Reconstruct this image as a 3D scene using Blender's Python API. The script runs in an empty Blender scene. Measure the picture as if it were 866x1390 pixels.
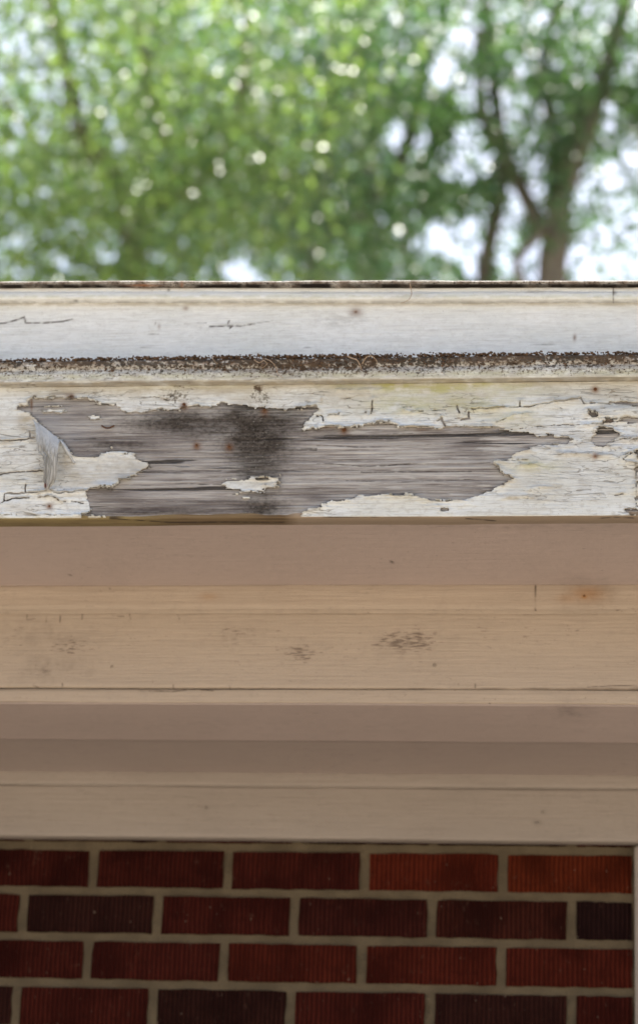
import bpy, bmesh, math, random
import numpy as np
from mathutils import Matrix, Vector
R = math.radians
random.seed(7); rng = np.random.default_rng(7)
sc = bpy.context.scene

# ------------------------------------------------------------------ camera
LENS, SENS = 100.0, 24.0
CAM = np.array([0.42, -3.84, 1.60])
YAW, PITCH, ROLL = R(7.3), R(19.5), R(2.18)
_f = np.array([-math.sin(YAW)*math.cos(PITCH), math.cos(YAW)*math.cos(PITCH), math.sin(PITCH)])
_r = np.cross(_f, [0, 0, 1]); _r /= np.linalg.norm(_r); _u = np.cross(_r, _f)
CR = _r*math.cos(ROLL) + _u*math.sin(ROLL); CU = -_r*math.sin(ROLL) + _u*math.cos(ROLL); CF = _f
cd = bpy.data.cameras.new('camera'); cam = bpy.data.objects.new('camera', cd); sc.collection.objects.link(cam)
m = Matrix.Identity(4)
for i in range(3):
    m[i][0], m[i][1], m[i][2], m[i][3] = CR[i], CU[i], -CF[i], CAM[i]
cam.matrix_world = m
cd.sensor_fit = 'HORIZONTAL'; cd.sensor_width = SENS; cd.lens = LENS
cd.clip_start = 0.05; cd.clip_end = 3000
cd.dof.use_dof = True; cd.dof.focus_distance = 3.22; cd.dof.aperture_fstop = 4.8
sc.camera = cam

# ------------------------------------------------------------------ sky, sun, exposure
SUN_EL, SUN_AZ = 64.0, 14.0                 # behind the house, a little to the right
w = bpy.data.worlds.new('World'); sc.world = w; w.use_nodes = True
wn = w.node_tree.nodes; wl = w.node_tree.links
bg = wn['Background']
sky = wn.new('ShaderNodeTexSky'); sky.sky_type = 'NISHITA'; sky.sun_disc = False
sky.sun_elevation = R(SUN_EL); sky.sun_rotation = R(SUN_AZ)
sky.air_density = 1.0; sky.dust_density = 4.0; sky.ozone_density = 1.0
wl.new(sky.outputs[0], bg.inputs[0]); bg.inputs[1].default_value = 0.12
sl = bpy.data.lights.new('sun', 'SUN'); sun = bpy.data.objects.new('sun', sl); sc.collection.objects.link(sun)
sl.energy = 5.0; sl.angle = R(0.53); sl.color = (1.0, 0.95, 0.87)
sdir = Vector((math.sin(R(SUN_AZ))*math.cos(R(SUN_EL)), math.cos(R(SUN_AZ))*math.cos(R(SUN_EL)), math.sin(R(SUN_EL))))
sun.rotation_euler = sdir.to_track_quat('Z', 'Y').to_euler()
sc.view_settings.view_transform = 'Standard'; sc.view_settings.look = 'None'
sc.view_settings.exposure = 1.36; sc.view_settings.gamma = 1.0
sc.view_settings.use_curve_mapping = False
sc.cycles.use_denoising = True
sc.cycles.max_bounces = 6; sc.cycles.diffuse_bounces = 3; sc.cycles.glossy_bounces = 3; sc.cycles.transmission_bounces = 4

# ------------------------------------------------------------------ helpers
FPX, W0, H0 = LENS/SENS*866.0, 866.0, 1390.0
def ray(px, py):
    d = CF + CR*((px-W0/2)/FPX) - CU*((py-H0/2)/FPX)
    return d
def at_y(px, py, Y):                        # point of the vertical plane Y seen at this survey point
    d = ray(px, py); return CAM + d*((Y-CAM[1])/d[1])
def at_z(px, py, Z):
    d = ray(px, py); return CAM + d*((Z-CAM[2])/d[2])
def pix(P):
    P = np.asarray(P, float); d = P - CAM; z = d@CF
    return np.stack([W0/2 + FPX*(d@CR)/z, H0/2 - FPX*(d@CU)/z], -1)

def _hash(ix, iy, s):
    h = (ix.astype(np.int64)*374761393 + iy.astype(np.int64)*668265263 + s*1442695041) & 0xffffffff
    h = ((h ^ (h >> 13))*1274126177) & 0xffffffff
    h = (h ^ (h >> 16)) & 0xffffffff
    return h/4294967295.0
def vnoise(x, y, s=0):
    ix = np.floor(x); iy = np.floor(y); fx = x-ix; fy = y-iy
    fx = fx*fx*(3-2*fx); fy = fy*fy*(3-2*fy)
    a = _hash(ix, iy, s); b = _hash(ix+1, iy, s); c = _hash(ix, iy+1, s); d = _hash(ix+1, iy+1, s)
    return (a*(1-fx)+b*fx)*(1-fy) + (c*(1-fx)+d*fx)*fy
def fbm(x, y, s=0, o=4):
    v = 0; a = .5; t = 0
    for k in range(o):
        v = v + a*vnoise(x*2**k, y*2**k, s+k*17); t += a; a *= .5
    return v/t
def seg_dist(P, pts, closed):
    pts = np.asarray(pts, float); n = len(pts); best = np.full(len(P), 1e9)
    for i in range(n if closed else n-1):
        a = pts[i]; b = pts[(i+1) % n]; ab = b-a
        t = np.clip(((P-a)@ab)/max(ab@ab, 1e-12), 0, 1)
        d = P-(a+t[:, None]*ab); best = np.minimum(best, d[:, 0]**2+d[:, 1]**2)
    return np.sqrt(best)
def inside(P, pts):
    pts = np.asarray(pts, float); n = len(pts); c = np.zeros(len(P), bool)
    for i in range(n):
        x1, y1 = pts[i]; x2, y2 = pts[(i+1) % n]
        k = ((y1 > P[:, 1]) != (y2 > P[:, 1])) & (P[:, 0] < (x2-x1)*(P[:, 1]-y1)/((y2-y1) if y2 != y1 else 1e-9)+x1)
        c ^= k
    return c
def sdf(P, pts):                            # > 0 outside
    d = seg_dist(P, pts, True); return np.where(inside(P, pts), -d, d)
def blobs(P, bl):
    v = np.zeros(len(P))
    for (cx, cy, rx, ry, a) in bl:
        v = np.maximum(v, a*np.exp(-((P[:, 0]-cx)/rx)**2-((P[:, 1]-cy)/ry)**2))
    return v
def lines(P, pl, width):
    v = np.zeros(len(P))
    for p in pl:
        d = seg_dist(P, p, False); v = np.maximum(v, np.clip(1.3-d/width, 0, 1))
    return v*np.clip(fbm(P[:, 0]*.16, P[:, 1]*.16, 401, 3)*2.6-.45, .15, 1)

def link(name, me, mats, parent=None):
    o = bpy.data.objects.new(name, me); sc.collection.objects.link(o)
    for mt in (mats if isinstance(mats, (list, tuple)) else [mats]): me.materials.append(mt)
    if parent: o.parent = parent
    return o
def mesh(name, V, F):
    me = bpy.data.meshes.new(name)
    V = np.asarray(V, np.float32)
    if isinstance(F, np.ndarray):
        n, k = F.shape
        me.vertices.add(len(V)); me.vertices.foreach_set('co', V.ravel())
        me.loops.add(n*k); me.loops.foreach_set('vertex_index', F.astype(np.int32).ravel())
        me.polygons.add(n); me.polygons.foreach_set('loop_start', np.arange(0, n*k, k, dtype=np.int32))
        me.update(calc_edges=True); me.validate()
    else:
        me.from_pydata([tuple(map(float, v)) for v in V], [], F); me.update()
    return me
def fattr(me, name, vals):
    a = me.attributes.new(name, 'FLOAT', 'POINT'); a.data.foreach_set('value', np.asarray(vals, np.float32))
def tag(o, label=None, cat=None, group=None, kind=None):
    if label: o['label'] = label
    if cat: o['category'] = cat
    if group: o['group'] = group
    if kind: o['kind'] = kind
    return o
def empty(name, loc=(0, 0, 0)):
    o = bpy.data.objects.new(name, None); sc.collection.objects.link(o); o.location = loc; o.empty_display_size = .2
    return o

# ------------------------------------------------------------------ material builder
class M:
    def __init__(s, name):
        s.m = bpy.data.materials.new(name); s.m.use_nodes = True
        s.n = s.m.node_tree.nodes; s.l = s.m.node_tree.links
        s.b = s.n['Principled BSDF']; s.out = s.n['Material Output']
        s.tc = s.n.new('ShaderNodeTexCoord').outputs['Object']
    def put(s, v, sock):
        if hasattr(v, 'links'): s.l.new(v, sock)
        elif isinstance(v, tuple) and len(v) == 3 and sock.type == 'RGBA': sock.default_value = (*v, 1)
        else: sock.default_value = v
    def attr(s, name):
        a = s.n.new('ShaderNodeAttribute'); a.attribute_name = name; return a.outputs['Fac']
    def map(s, sx, sy, sz):
        mp = s.n.new('ShaderNodeMapping'); s.l.new(s.tc, mp.inputs[0]); mp.inputs['Scale'].default_value = (sx, sy, sz); return mp.outputs[0]
    def noise(s, sx, sy=None, sz=None, detail=4, rough=.55, dist=0.0):
        sy = sx if sy is None else sy; sz = sx if sz is None else sz
        t = s.n.new('ShaderNodeTexNoise'); s.l.new(s.map(sx, sy, sz), t.inputs['Vector'])
        t.inputs['Scale'].default_value = 1; t.inputs['Detail'].default_value = detail
        t.inputs['Roughness'].default_value = rough; t.inputs['Distortion'].default_value = dist
        return t.outputs['Fac']
    def rng(s, v, a, b, c=0.0, d=1.0, smooth=True):
        r = s.n.new('ShaderNodeMapRange'); r.interpolation_type = 'SMOOTHSTEP' if smooth else 'LINEAR'
        s.put(v, r.inputs[0])
        for i, q in enumerate((a, b, c, d)): s.put(q, r.inputs[i+1])
        return r.outputs[0]
    def math(s, op, a, b=0.0, clamp=False):
        x = s.n.new('ShaderNodeMath'); x.operation = op; x.use_clamp = clamp
        s.put(a, x.inputs[0]); s.put(b, x.inputs[1]); return x.outputs[0]
    def mul(s, a, b): return s.math('MULTIPLY', a, b)
    def add(s, a, b): return s.math('ADD', a, b)
    def mix(s, f, a, b):
        x = s.n.new('ShaderNodeMix'); x.data_type = 'RGBA'; x.clamp_factor = True
        s.put(f, x.inputs[0]); s.put(a, x.inputs[6]); s.put(b, x.inputs[7]); return x.outputs[2]
    def bump(s, h, strength=.3, dist=.001, prev=None):
        x = s.n.new('ShaderNodeBump'); s.put(h, x.inputs['Height']); x.inputs['Strength'].default_value = strength
        x.inputs['Distance'].default_value = dist
        if prev: s.l.new(prev, x.inputs['Normal'])
        return x.outputs[0]
    def done(s, col, rough=.7, bump=None, spec=.3):
        s.put(col, s.b.inputs['Base Color']); s.put(rough, s.b.inputs['Roughness']); s.put(spec, s.b.inputs['Specular IOR Level'])
        if bump: s.l.new(bump, s.b.inputs['Normal'])
        return s.m

def hair(s, n, wdt):                       # thin contour lines of a noise: hairline cracks
    return s.rng(s.math('ABSOLUTE', s.math('SUBTRACT', n, .5)), wdt, wdt*.3)
def white_paint(name='old_white_paint', c1=(.72, .74, .725), c2=(.635, .635, .58), wear=1.0, crz=.62):
    s = M(name)
    big = s.noise(9, 9, 22, 5); mid = s.noise(40, 40, 90, 5); fine = s.noise(700, 700, 900, 3)
    streak = s.noise(14, 14, 320, 4, .6); st2 = s.noise(45, 45, 800, 4, .6)
    col = s.mix(s.rng(big, .35, .65), c1, c2)
    col = s.mix(s.mul(s.rng(streak, .50, .68), .48*wear), col, (.40, .375, .33))
    col = s.mix(s.mul(s.rng(st2, .52, .68), .48*wear), col, (.36, .33, .29))
    col = s.mix(s.mul(s.rng(s.noise(130, 130, 170, 5, .7), .50, .66), .42*wear), col, (.42, .39, .33))
    g = s.mul(s.attr('grime_shade'), s.rng(mid, .25, .6)); col = s.mix(g, col, (.36, .30, .205))
    gr = s.mul(s.attr('grey'), s.rng(s.noise(60, 60, 160, 5), .3, .62)); col = s.mix(gr, col, (.30, .28, .25))
    al = s.mul(s.attr('algae'), s.rng(s.noise(55, 55, 120, 5), .3, .6)); col = s.mix(al, col, (.40, .39, .13))
    hc = s.mul(hair(s, s.noise(16, 16, 110, 3, .5, .6), .009), s.rng(s.noise(9, 9, 26, 2), .44, .56)); col = s.mix(s.mul(hc, crz), col, (.20, .16, .11))
    lich = s.rng(s.noise(330, 330, 330, 4, .65), s.rng(s.attr('lichen'), 0, 1, .24, .58, False), s.rng(s.attr('lichen'), 0, 1, .18, .50, False))
    col = s.mix(s.mul(lich, .8), col, (.16, .14, .10))
    ma = s.attr('mold')
    col = s.mix(s.mul(s.rng(ma, .4, .95), s.rng(s.noise(90, 90, 260, 5, .65), .38, .60)), col, s.mix(s.rng(s.noise(300, 300, 300, 4, .6), .4, .6), (.21, .135, .085), (.09, .056, .036)))
    mold = s.rng(s.noise(150, 150, 190, 6, .7), s.rng(ma, 0, 1, .24, .66, False), s.rng(ma, 0, 1, .18, .56, False))
    col = s.mix(s.mul(mold, .93), col, s.mix(s.rng(big, .4, .6), (.035, .026, .016), (.075, .048, .028)))
    col = s.mix(s.attr('rust'), col, s.mix(s.rng(fine, .4, .6), (.22, .095, .03), (.12, .055, .025)))
    col = s.mix(s.attr('dirt'), col, (.07, .05, .03))
    sp = s.rng(s.noise(420, 420, 520, 2), .28, .25); col = s.mix(s.mul(sp, .6), col, (.12, .09, .06))
    h = s.add(s.mul(streak, .7), s.add(s.mul(fine, .25), s.add(s.mul(mid, .5), s.add(s.mul(st2, .5), s.mul(hc, -1.2*crz)))))
    return s.done(col, .62, s.bump(h, .8, .0018), .3)
def bare_wood():
    s = M('weathered_bare_wood')
    g1 = s.noise(5, 5, 330, 5, .65, .25); g2 = s.noise(16, 16, 900, 4, .65, .15); g3 = s.noise(3, 3, 60, 4, .5, .4); fib = s.noise(90, 90, 1300, 3)
    g4 = s.noise(9, 9, 150, 5, .65, .5); blot = s.noise(26, 26, 60, 5, .65)
    col = s.mix(s.rng(g3, .3, .7), (.50, .465, .425), (.36, .33, .30))
    col = s.mix(s.mul(s.rng(g4, .45, .62), .6), col, (.225, .19, .168))
    col = s.mix(s.mul(s.rng(g1, .48, .66), .78), col, (.115, .092, .08))
    col = s.mix(s.mul(s.rng(g2, .5, .70), .7), col, (.13, .104, .09))
    col = s.mix(s.mul(s.rng(g1, .46, .32), .65), col, (.62, .60, .56))
    col = s.mix(s.mul(s.rng(fib, .40, .28), .6), col, (.60, .58, .55))
    p = s.mul(s.attr('purple'), s.rng(s.noise(12, 12, 130, 5, .6), .26, .58)); col = s.mix(s.mul(p, .85), col, (.088, .069, .066))
    blue = s.attr('blue'); col = s.mix(s.mul(blue, .7), col, (.27, .27, .285))
    sa = s.attr('stain')
    col = s.mix(s.mul(s.rng(sa, .02, 1.0), s.rng(blot, .25, .6, .55, .95)), col, (.060, .047, .036))
    st = s.mul(sa, s.rng(s.noise(170, 170, 300, 5, .65), .58, .36)); col = s.mix(s.mul(st, .9), col, (.026, .021, .015))
    fl = s.mul(sa, s.rng(s.noise(260, 260, 420, 4, .65), .60, .68)); col = s.mix(s.mul(fl, .55), col, (.40, .37, .33))
    th = s.mul(s.attr('thin'), s.rng(s.noise(24, 24, 420, 5, .6), .62, .38)); col = s.mix(s.mul(th, .9), col, (.60, .575, .53))
    col = s.mix(s.attr('rust'), col, s.mix(s.rng(s.noise(500), .4, .6), (.20, .085, .03), (.10, .045, .02)))
    crack = s.mul(s.rng(s.noise(3.2, 3.2, 150, 3, .5, .3), .64, .675), s.rng(fib, .2, .5)); col = s.mix(s.mul(crack, .8), col, (.03, .024, .02))
    col = s.mix(s.attr('dirt'), col, (.035, .026, .018))
    h = s.add(s.mul(g1, -1.2), s.add(s.mul(g2, -.7), s.add(s.mul(fib, .4), s.mul(crack, -2.0))))
    return s.done(col, .85, s.bump(h, 1.0, .002), .15)
def tan_paint(name, c1, c2, dirtc=(.10, .07, .05), flat=False):
    s = M(name)
    sy = 260 if flat else 30
    big = s.noise(4, 4, 10, 5); streak = s.noise(7, sy, 260, 5, .62); st2 = s.noise(30, sy*3, 700, 4, .65); fine = s.noise(600, 600, 800, 3); mid = s.noise(60, 60, 60, 5, .65)
    dk = lambda k: tuple(x*k for x in c1)
    col = s.mix(s.rng(big, .3, .7), c1, c2)
    col = s.mix(s.mul(s.rng(streak, .50, .68), .20), col, dk(.70))
    col = s.mix(s.mul(s.rng(streak, .46, .32), .15), col, dk(1.22))
    col = s.mix(s.mul(s.rng(st2, .55, .70), .26), col, dk(.60))
    col = s.mix(s.mul(s.rng(mid, .53, .72), .22), col, dk(.68))
    col = s.mix(s.mul(s.rng(fine, .54, .70), .25), col, dk(.7))
    mil = s.rng(s.noise(85, 200, 650, 3, .55), s.rng(s.attr('mildew'), 0, 1, .25, .50, False), s.rng(s.attr('mildew'), 0, 1, .21, .43, False)); col = s.mix(s.mul(mil, .75), col, (.10, .065, .05))
    col = s.mix(s.mul(s.attr('stain_shade'), s.rng(mid, .3, .7)), col, dk(.5))
    hc = s.mul(hair(s, s.noise(9, 60, 120, 2, .5, .3), .004), s.rng(s.noise(6, 6, 14, 2), .52, .60)); col = s.mix(s.mul(hc, .55), col, dk(.4))
    sp = s.rng(s.noise(260, 260, 420, 2), .275, .24); col = s.mix(s.mul(sp, .75), col, dirtc)
    col = s.mix(s.attr('rust'), col, (.33, .15, .035))
    col = s.mix(s.attr('dirt'), col, (.06, .042, .03))
    h = s.add(s.mul(streak, .8), s.add(s.mul(fine, .25), s.add(s.mul(mid, .6), s.mul(st2, .5))))
    return s.done(col, .6, s.bump(h, .8, .0020), .3)
def edge_wood():
    s = M('stained_board_edge')
    g = s.noise(8, 200, 200, 5, .6); mid = s.noise(30, 60, 60, 4)
    col = s.mix(s.rng(g, .35, .65), (.20, .145, .085), (.11, .075, .045))
    col = s.mix(s.mul(s.attr('algae'), s.rng(mid, .3, .6, .5, 1)), col, (.25, .195, .095))
    col = s.mix(s.attr('tan'), col, (.36, .285, .215))
    col = s.mix(s.attr('dirt'), col, (.03, .02, .015))
    return s.done(col, .8, s.bump(g, .7, .002), .2)
def flap_mat():
    s = M('paint_flake_underside')
    st = s.noise(520, 520, 18, 4, .6); mid = s.noise(120, 120, 60, 4)
    col = s.mix(s.rng(st, .35, .7), (.50, .48, .43), (.21, .195, .16))
    col = s.mix(s.attr('top'), col, (.55, .555, .545))
    col = s.mix(s.mul(s.rng(mid, .55, .75), .4), col, (.33, .28, .20))
    col = s.mix(s.attr('rust'), col, (.25, .06, .03))
    return s.done(col, .65, s.bump(s.add(st, mid), .8, .0016), .3)
def roof_mat():
    s = M('lichened_roof_edge')
    n1 = s.noise(60, 60, 60, 5, .65); n2 = s.noise(400, 400, 400, 3)
    col = s.mix(s.rng(n1, .4, .6), (.50, .47, .42), (.26, .21, .17))
    col = s.mix(s.rng(n2, .52, .66), col, (.05, .04, .03))
    col = s.mix(s.attr('dirt'), col, (.02, .015, .012)); col = s.mix(s.attr('rust'), col, (.30, .12, .05))
    return s.done(col, .9, s.bump(s.add(n1, n2), .8, .003), .1)
def brick_mat():
    s = M('wire_cut_brick'); s.tc = s.n.new('ShaderNodeNewGeometry').outputs['Position']
    oi = s.n.new('ShaderNodeObjectInfo')
    big = s.noise(14, 14, 9, 4); ver = s.noise(420, 420, 26, 3, .5); fine = s.noise(500, 500, 500, 3)
    base = oi.outputs['Color']
    dark = s.n.new('ShaderNodeMix'); dark.data_type = 'RGBA'; dark.blend_type = 'MULTIPLY'; dark.inputs[0].default_value = 1
    s.l.new(base, dark.inputs[6]); dark.inputs[7].default_value = (.42, .40, .45, 1)
    col = s.mix(s.rng(big, .38, .68), base, dark.outputs[2])
    wv = s.n.new('ShaderNodeTexWave'); wv.wave_type = 'BANDS'; wv.bands_direction = 'X'
    s.l.new(s.map(1, 1, 1), wv.inputs['Vector']); wv.inputs['Scale'].default_value = 46; wv.inputs['Distortion'].default_value = 1.2
    wv.inputs['Detail'].default_value = 2; wv.inputs['Detail Scale'].default_value = .6
    h = s.add(s.mul(wv.outputs['Fac'], 1.3), s.add(s.mul(ver, 1.2), s.mul(fine, .3)))
    col = s.mix(s.mul(s.rng(h, 1.6, .85), .85), col, dark.outputs[2])
    col = s.mix(s.mul(s.rng(s.noise(40, 40, 70, 5, .7), .5, .68), .6), col, dark.outputs[2])
    col = s.mix(s.mul(s.rng(s.noise(70, 70, 70, 4, .7), .60, .72), .35), col, (.12, .07, .05))
    sp = s.rng(s.noise(150, 150, 150, 3), .70, .74); col = s.mix(s.mul(sp, .6), col, (.26, .20, .15))
    return s.done(col, .95, s.bump(h, .8, .004), .04)
def mortar_mat():
    s = M('sandy_mortar')
    n = s.noise(350, 350, 350, 4, .65); b = s.noise(16, 16, 16, 4)
    col = s.mix(s.rng(b, .35, .65), (.150, .116, .074), (.112, .086, .055))
    col = s.mix(s.mul(s.rng(n, .5, .7), .45), col, (.07, .056, .038))
    return s.done(col, .95, s.bump(n, .8, .004), .04)
def plain(name, c1, c2, sc1=20, rough=.9, bd=.01, bs=.5):
    s = M(name); n = s.noise(sc1, sc1, sc1, 6, .6)
    return s.done(s.mix(s.rng(n, .35, .65), c1, c2), rough, s.bump(n, bs, bd), .2)
def leaf_mat(name, refl, trans, refl2, trans2, tf=.5, rough=.3):
    s = M(name); v = s.attr('var')
    s.put(s.mix(v, refl, refl2), s.b.inputs['Base Color']); s.b.inputs['Roughness'].default_value = rough
    s.b.inputs['Specular IOR Level'].default_value = 1.0
    t = s.n.new('ShaderNodeBsdfTranslucent'); s.put(s.mix(v, trans, trans2), t.inputs['Color'])
    mx = s.n.new('ShaderNodeMixShader'); mx.inputs[0].default_value = tf
    s.l.new(s.b.outputs[0], mx.inputs[1]); s.l.new(t.outputs[0], mx.inputs[2]); s.l.new(mx.outputs[0], s.out.inputs['Surface'])
    return s.m

MAT = dict(
    white=white_paint(), white2=white_paint('upper_white_paint', (.84, .845, .81), (.78, .79, .75), .38, .08), wood=bare_wood(),
    tan=tan_paint('tan_trim_paint', (.445, .362, .285), (.415, .336, .264)),
    soffit=tan_paint('mauve_soffit_paint', (.50, .405, .365), (.47, .38, .34), flat=True),
    frieze=tan_paint('frieze_paint', (.335, .288, .248), (.31, .265, .228)),  # frieze tone lowered; dimmer light under the eave put into the colour
    soffit2=tan_paint('shaded_soffit_paint', (.41, .335, .295), (.385, .312, .275), flat=True),  # darker copy of the soffit paint, the rear board's shade put into its colour
    edge=edge_wood(), flap=flap_mat(), roof=roof_mat(), brick=brick_mat(), mortar=mortar_mat(),
    rust=plain('rusty_iron', (.15, .065, .025), (.07, .03, .015), 500, .9, .001),
    soil=plain('dark_leaf_soil', (.15, .092, .055), (.035, .023, .014), 300, 1.0, .002),
    straw=plain('dry_plant_fibre', (.30, .20, .12), (.42, .32, .22), 200, .8, .001),
    bark=plain('grey_brown_bark', (.20, .175, .14), (.13, .11, .085), 9, .95, .03, .9),
    ground=plain('dry_sandy_soil', (.36, .315, .255), (.30, .26, .205), 2.0, .95, .02),
    shingle=plain('dark_roof_felt', (.10, .09, .08), (.06, .055, .05), 60, .95, .003),
)

# ------------------------------------------------------------------ ground
g = 1500.0
me = mesh('ground', [(-g, -g, 0), (g, -g, 0), (g, g, 0), (-g, g, 0)], [(0, 1, 2, 3)])
tag(link('ground', me, MAT['ground']), 'dry sandy soil around the house', 'ground', kind='structure')

# ------------------------------------------------------------------ section through the eave, taken on the middle line
XM = 433.0
HX0, HX1 = -3.2, 3.2                                   # the house front
Yfr = -0.024                                           # frieze face
Zfr_bot = at_y(XM, 1139, Yfr)[2]; Zfr_bead = at_y(XM, 1070, Yfr)[2]
Ybd = Yfr-0.007; Z1 = at_y(XM, 1050, Ybd)[2]           # soffit height
Yseam = at_z(XM, 1001.5, Z1)[1]
Z1b = Z1-0.006
Ystrip = at_z(XM, 956, Z1b)[1]; Zstrip = at_y(XM, 936, Ystrip)[2]
Ybrd = Ystrip-0.003; Zbrd = at_y(XM, 832, Ybrd)[2]
Ybead = Ybrd-0.016; Z2 = at_y(XM, 794, Ybead)[2]       # upper soffit height
Z2b = Z2-0.005
Ysof_f = at_z(XM, 710, Z2)[1]
YF = at_z(XM, 702, Z2b)[1]                             # face of the fascia board
ZF0 = Z2b; ZF1 = at_y(XM, 522, YF)[2]
YL = YF-0.017; ZL0 = at_y(XM, 514.5, YL)[2]; ZL1 = at_y(XM, 486, YL)[2]   # ledge moulding
YB = YF+0.045; ZB1 = at_y(XM, 411.5, YB)[2]            # upper board
YT = YB-0.012; ZT1 = at_y(XM, 389, YT)[2]              # top bead
YR = YT-0.006; ZR1 = at_y(XM, 379.8, YR)[2]            # roof edge
print('SECTION', dict(YF=YF, ZF0=ZF0, ZF1=ZF1, YL=YL, ZL1=ZL1, Ystrip=Ystrip, Z1=Z1, Z2=Z2, ZR1=ZR1, Zfr_bot=Zfr_bot))
XL = at_y(0, 600, YF)[0]; XR = at_y(866, 600, YF)[0]
XWL = at_y(0, 1200, 0)[0]; XWR = at_y(866, 1200, 0)[0]
print('X', XL, XR, XWL, XWR)
XMID = .5*(XL+XR)
TILT = 0.0152                                          # the roof edge runs slightly out of level

def xs_for(x0, x1, dx, far=0.12):
    a = np.arange(HX0, x0-.1, far); b = np.arange(x0-.1, x1+.1, dx); c = np.arange(x1+.1, HX1+.001, far)
    return np.concatenate([a, b, c])
def subdiv(pts, dz):
    out = [pts[0]]
    for a, b in zip(pts[:-1], pts[1:]):
        n = max(1, int(math.ceil(math.hypot(b[0]-a[0], b[1]-a[1])/dz)))
        for k in range(1, n+1): out.append((a[0]+(b[0]-a[0])*k/n, a[1]+(b[1]-a[1])*k/n))
    return out
def loft(name, front, back, xs, dz, mat, parent, attrs=None, wob=.0008, tilt=0.0, seed=1, label=None, smooth=False):
    fr = subdiv(front, dz); prof = np.array(fr+list(back)); n = len(prof); k = len(xs)
    X = np.repeat(xs, n); Y = np.tile(prof[:, 0], k); Z = np.tile(prof[:, 1], k)
    Y = Y+(fbm(X*5, Z*0+seed, seed)-.5)*wob*2+(fbm(X*30, Z*40, seed+3)-.5)*wob
    Z = Z+(fbm(X*4, Y*0+seed, seed+5)-.5)*wob*2-tilt*(X-XMID)
    V = np.stack([X, Y, Z], -1)
    i = np.arange(k-1)[:, None]*n; j = np.arange(n)[None, :]; j2 = (j+1) % n
    F = np.stack([i+j, i+n+j, i+n+j2, i+j2], -1).reshape(-1, 4)
    me = mesh(name, V, F)
    P = pix(V); A = {}
    if attrs: attrs(P, V, A)
    for q in ('grime_shade', 'grey', 'algae', 'mold', 'lichen', 'rust', 'dirt', 'mildew', 'stain_shade', 'tan'):
        fattr(me, q, np.clip(A.get(q, np.zeros(len(V))), 0, 1))
    o = link(name, me, mat, parent)
    if label: o['label'] = label
    if smooth:
        me.polygons.foreach_set('use_smooth', np.ones(len(me.polygons), bool))
    return o

house = tag(empty('brick_house', (0, 0, 0)), 'red brick house front under a wooden eave of peeling white and tan boards', 'house')

# ------------------------------------------------------------------ fascia board: bare wood below, a skin of old paint on top
BARE = [[(22.5, 552), (30, 548.5), (37, 549), (41, 542), (46, 539), (56, 541), (76, 539), (102, 541), (127, 544), (135, 549), (157, 549.5), (168, 558),
  (193, 559), (203, 557), (218, 555.5), (245, 555), (256, 550), (286, 552), (301, 547), (311, 550), (327, 548), (337, 551), (357, 554), (373, 553), (390, 557),
  (408, 554), (431, 550), (433, 556), (424, 565), (417, 572), (413, 583), (432, 581), (463, 579), (491, 579), (503, 575), (514, 572.5), (531, 575), (542, 580),
  (567, 579), (593, 582), (603, 580.5), (618, 578), (650, 580), (671, 580), (688, 584.5), (712, 588), (730, 590), (745, 590), (770, 595), (779, 598), (768, 603),
  (752, 605), (735, 603), (720, 609), (718, 613), (700, 618), (690, 623), (668, 626), (671, 630), (679, 638), (684, 643), (694, 647), (696, 651), (692, 654),
  (685, 656), (682, 660), (669, 665), (656, 670), (646, 675), (631, 680), (613, 681.5), (588, 680), (572, 678.5), (565, 675), (549, 672.6), (526, 673),
  (511, 672.6), (488, 673), (473, 678.5), (455, 682), (440, 687), (431, 690), (416, 695), (408, 700), (404, 712), (146, 712), (143, 705), (128, 701), (116, 702), (113, 704), (112, 699),
  (124, 695), (122, 685), (118, 675), (115.5, 667), (122, 663), (152, 663), (158, 659), (163, 653), (177, 649), (184, 644), (203, 633), (200, 627), (183, 621),
  (163, 617), (147, 617), (137, 621), (103, 622), (98, 616), (90, 605), (81, 596), (60, 580), (40, 563), (32, 559), (23, 557)],
 [(829, 547), (843, 546), (866, 548), (905, 546), (930, 549), (905, 551), (866, 551), (845, 552)],
 [(817, 571), (826, 569), (840, 570), (850, 566), (866, 567), (900, 566), (915, 570), (900, 576), (866, 574), (840, 575), (818, 577)],
 [(798, 558), (806, 559), (811, 566), (806, 569), (800, 565)],
 [(819, 579), (809, 586), (808, 592), (803, 598), (809, 604), (819, 606), (824, 603), (834, 598), (842, 590), (838, 587), (831, 582)],
 [(858, 616), (866, 613), (884, 612), (890, 620), (868, 630), (866, 622)],
 [(597, 689), (608, 688.5), (608, 694), (600, 694.5)],
 [(849, 692), (866, 691), (872, 700), (858, 700), (851, 697)],
 [(863, 634), (869, 633), (869, 640), (863, 641)], [(863.5, 652), (870, 651), (870, 659), (863, 659)], [(862.5, 674), (870, 673), (870, 680), (864, 681)], [(862.5, 684), (870, 683), (870, 690), (863, 690)]]
ISLE = [[(304, 657), (311, 653), (322, 650.5), (345, 649), (367, 649), (378, 653), (374, 660), (362, 664), (357, 668), (340, 669), (324, 667), (309, 663)],
 [(137, 619), (147, 615.5), (163, 615.5), (181, 620), (170, 622.5), (148, 622)],
 [(58, 556), (64, 553.5), (78, 557), (86, 557.5), (84, 560.5), (70, 560.5), (60, 559.5)], [(122, 566), (128, 564), (134, 567), (128, 569.5)]]
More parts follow.
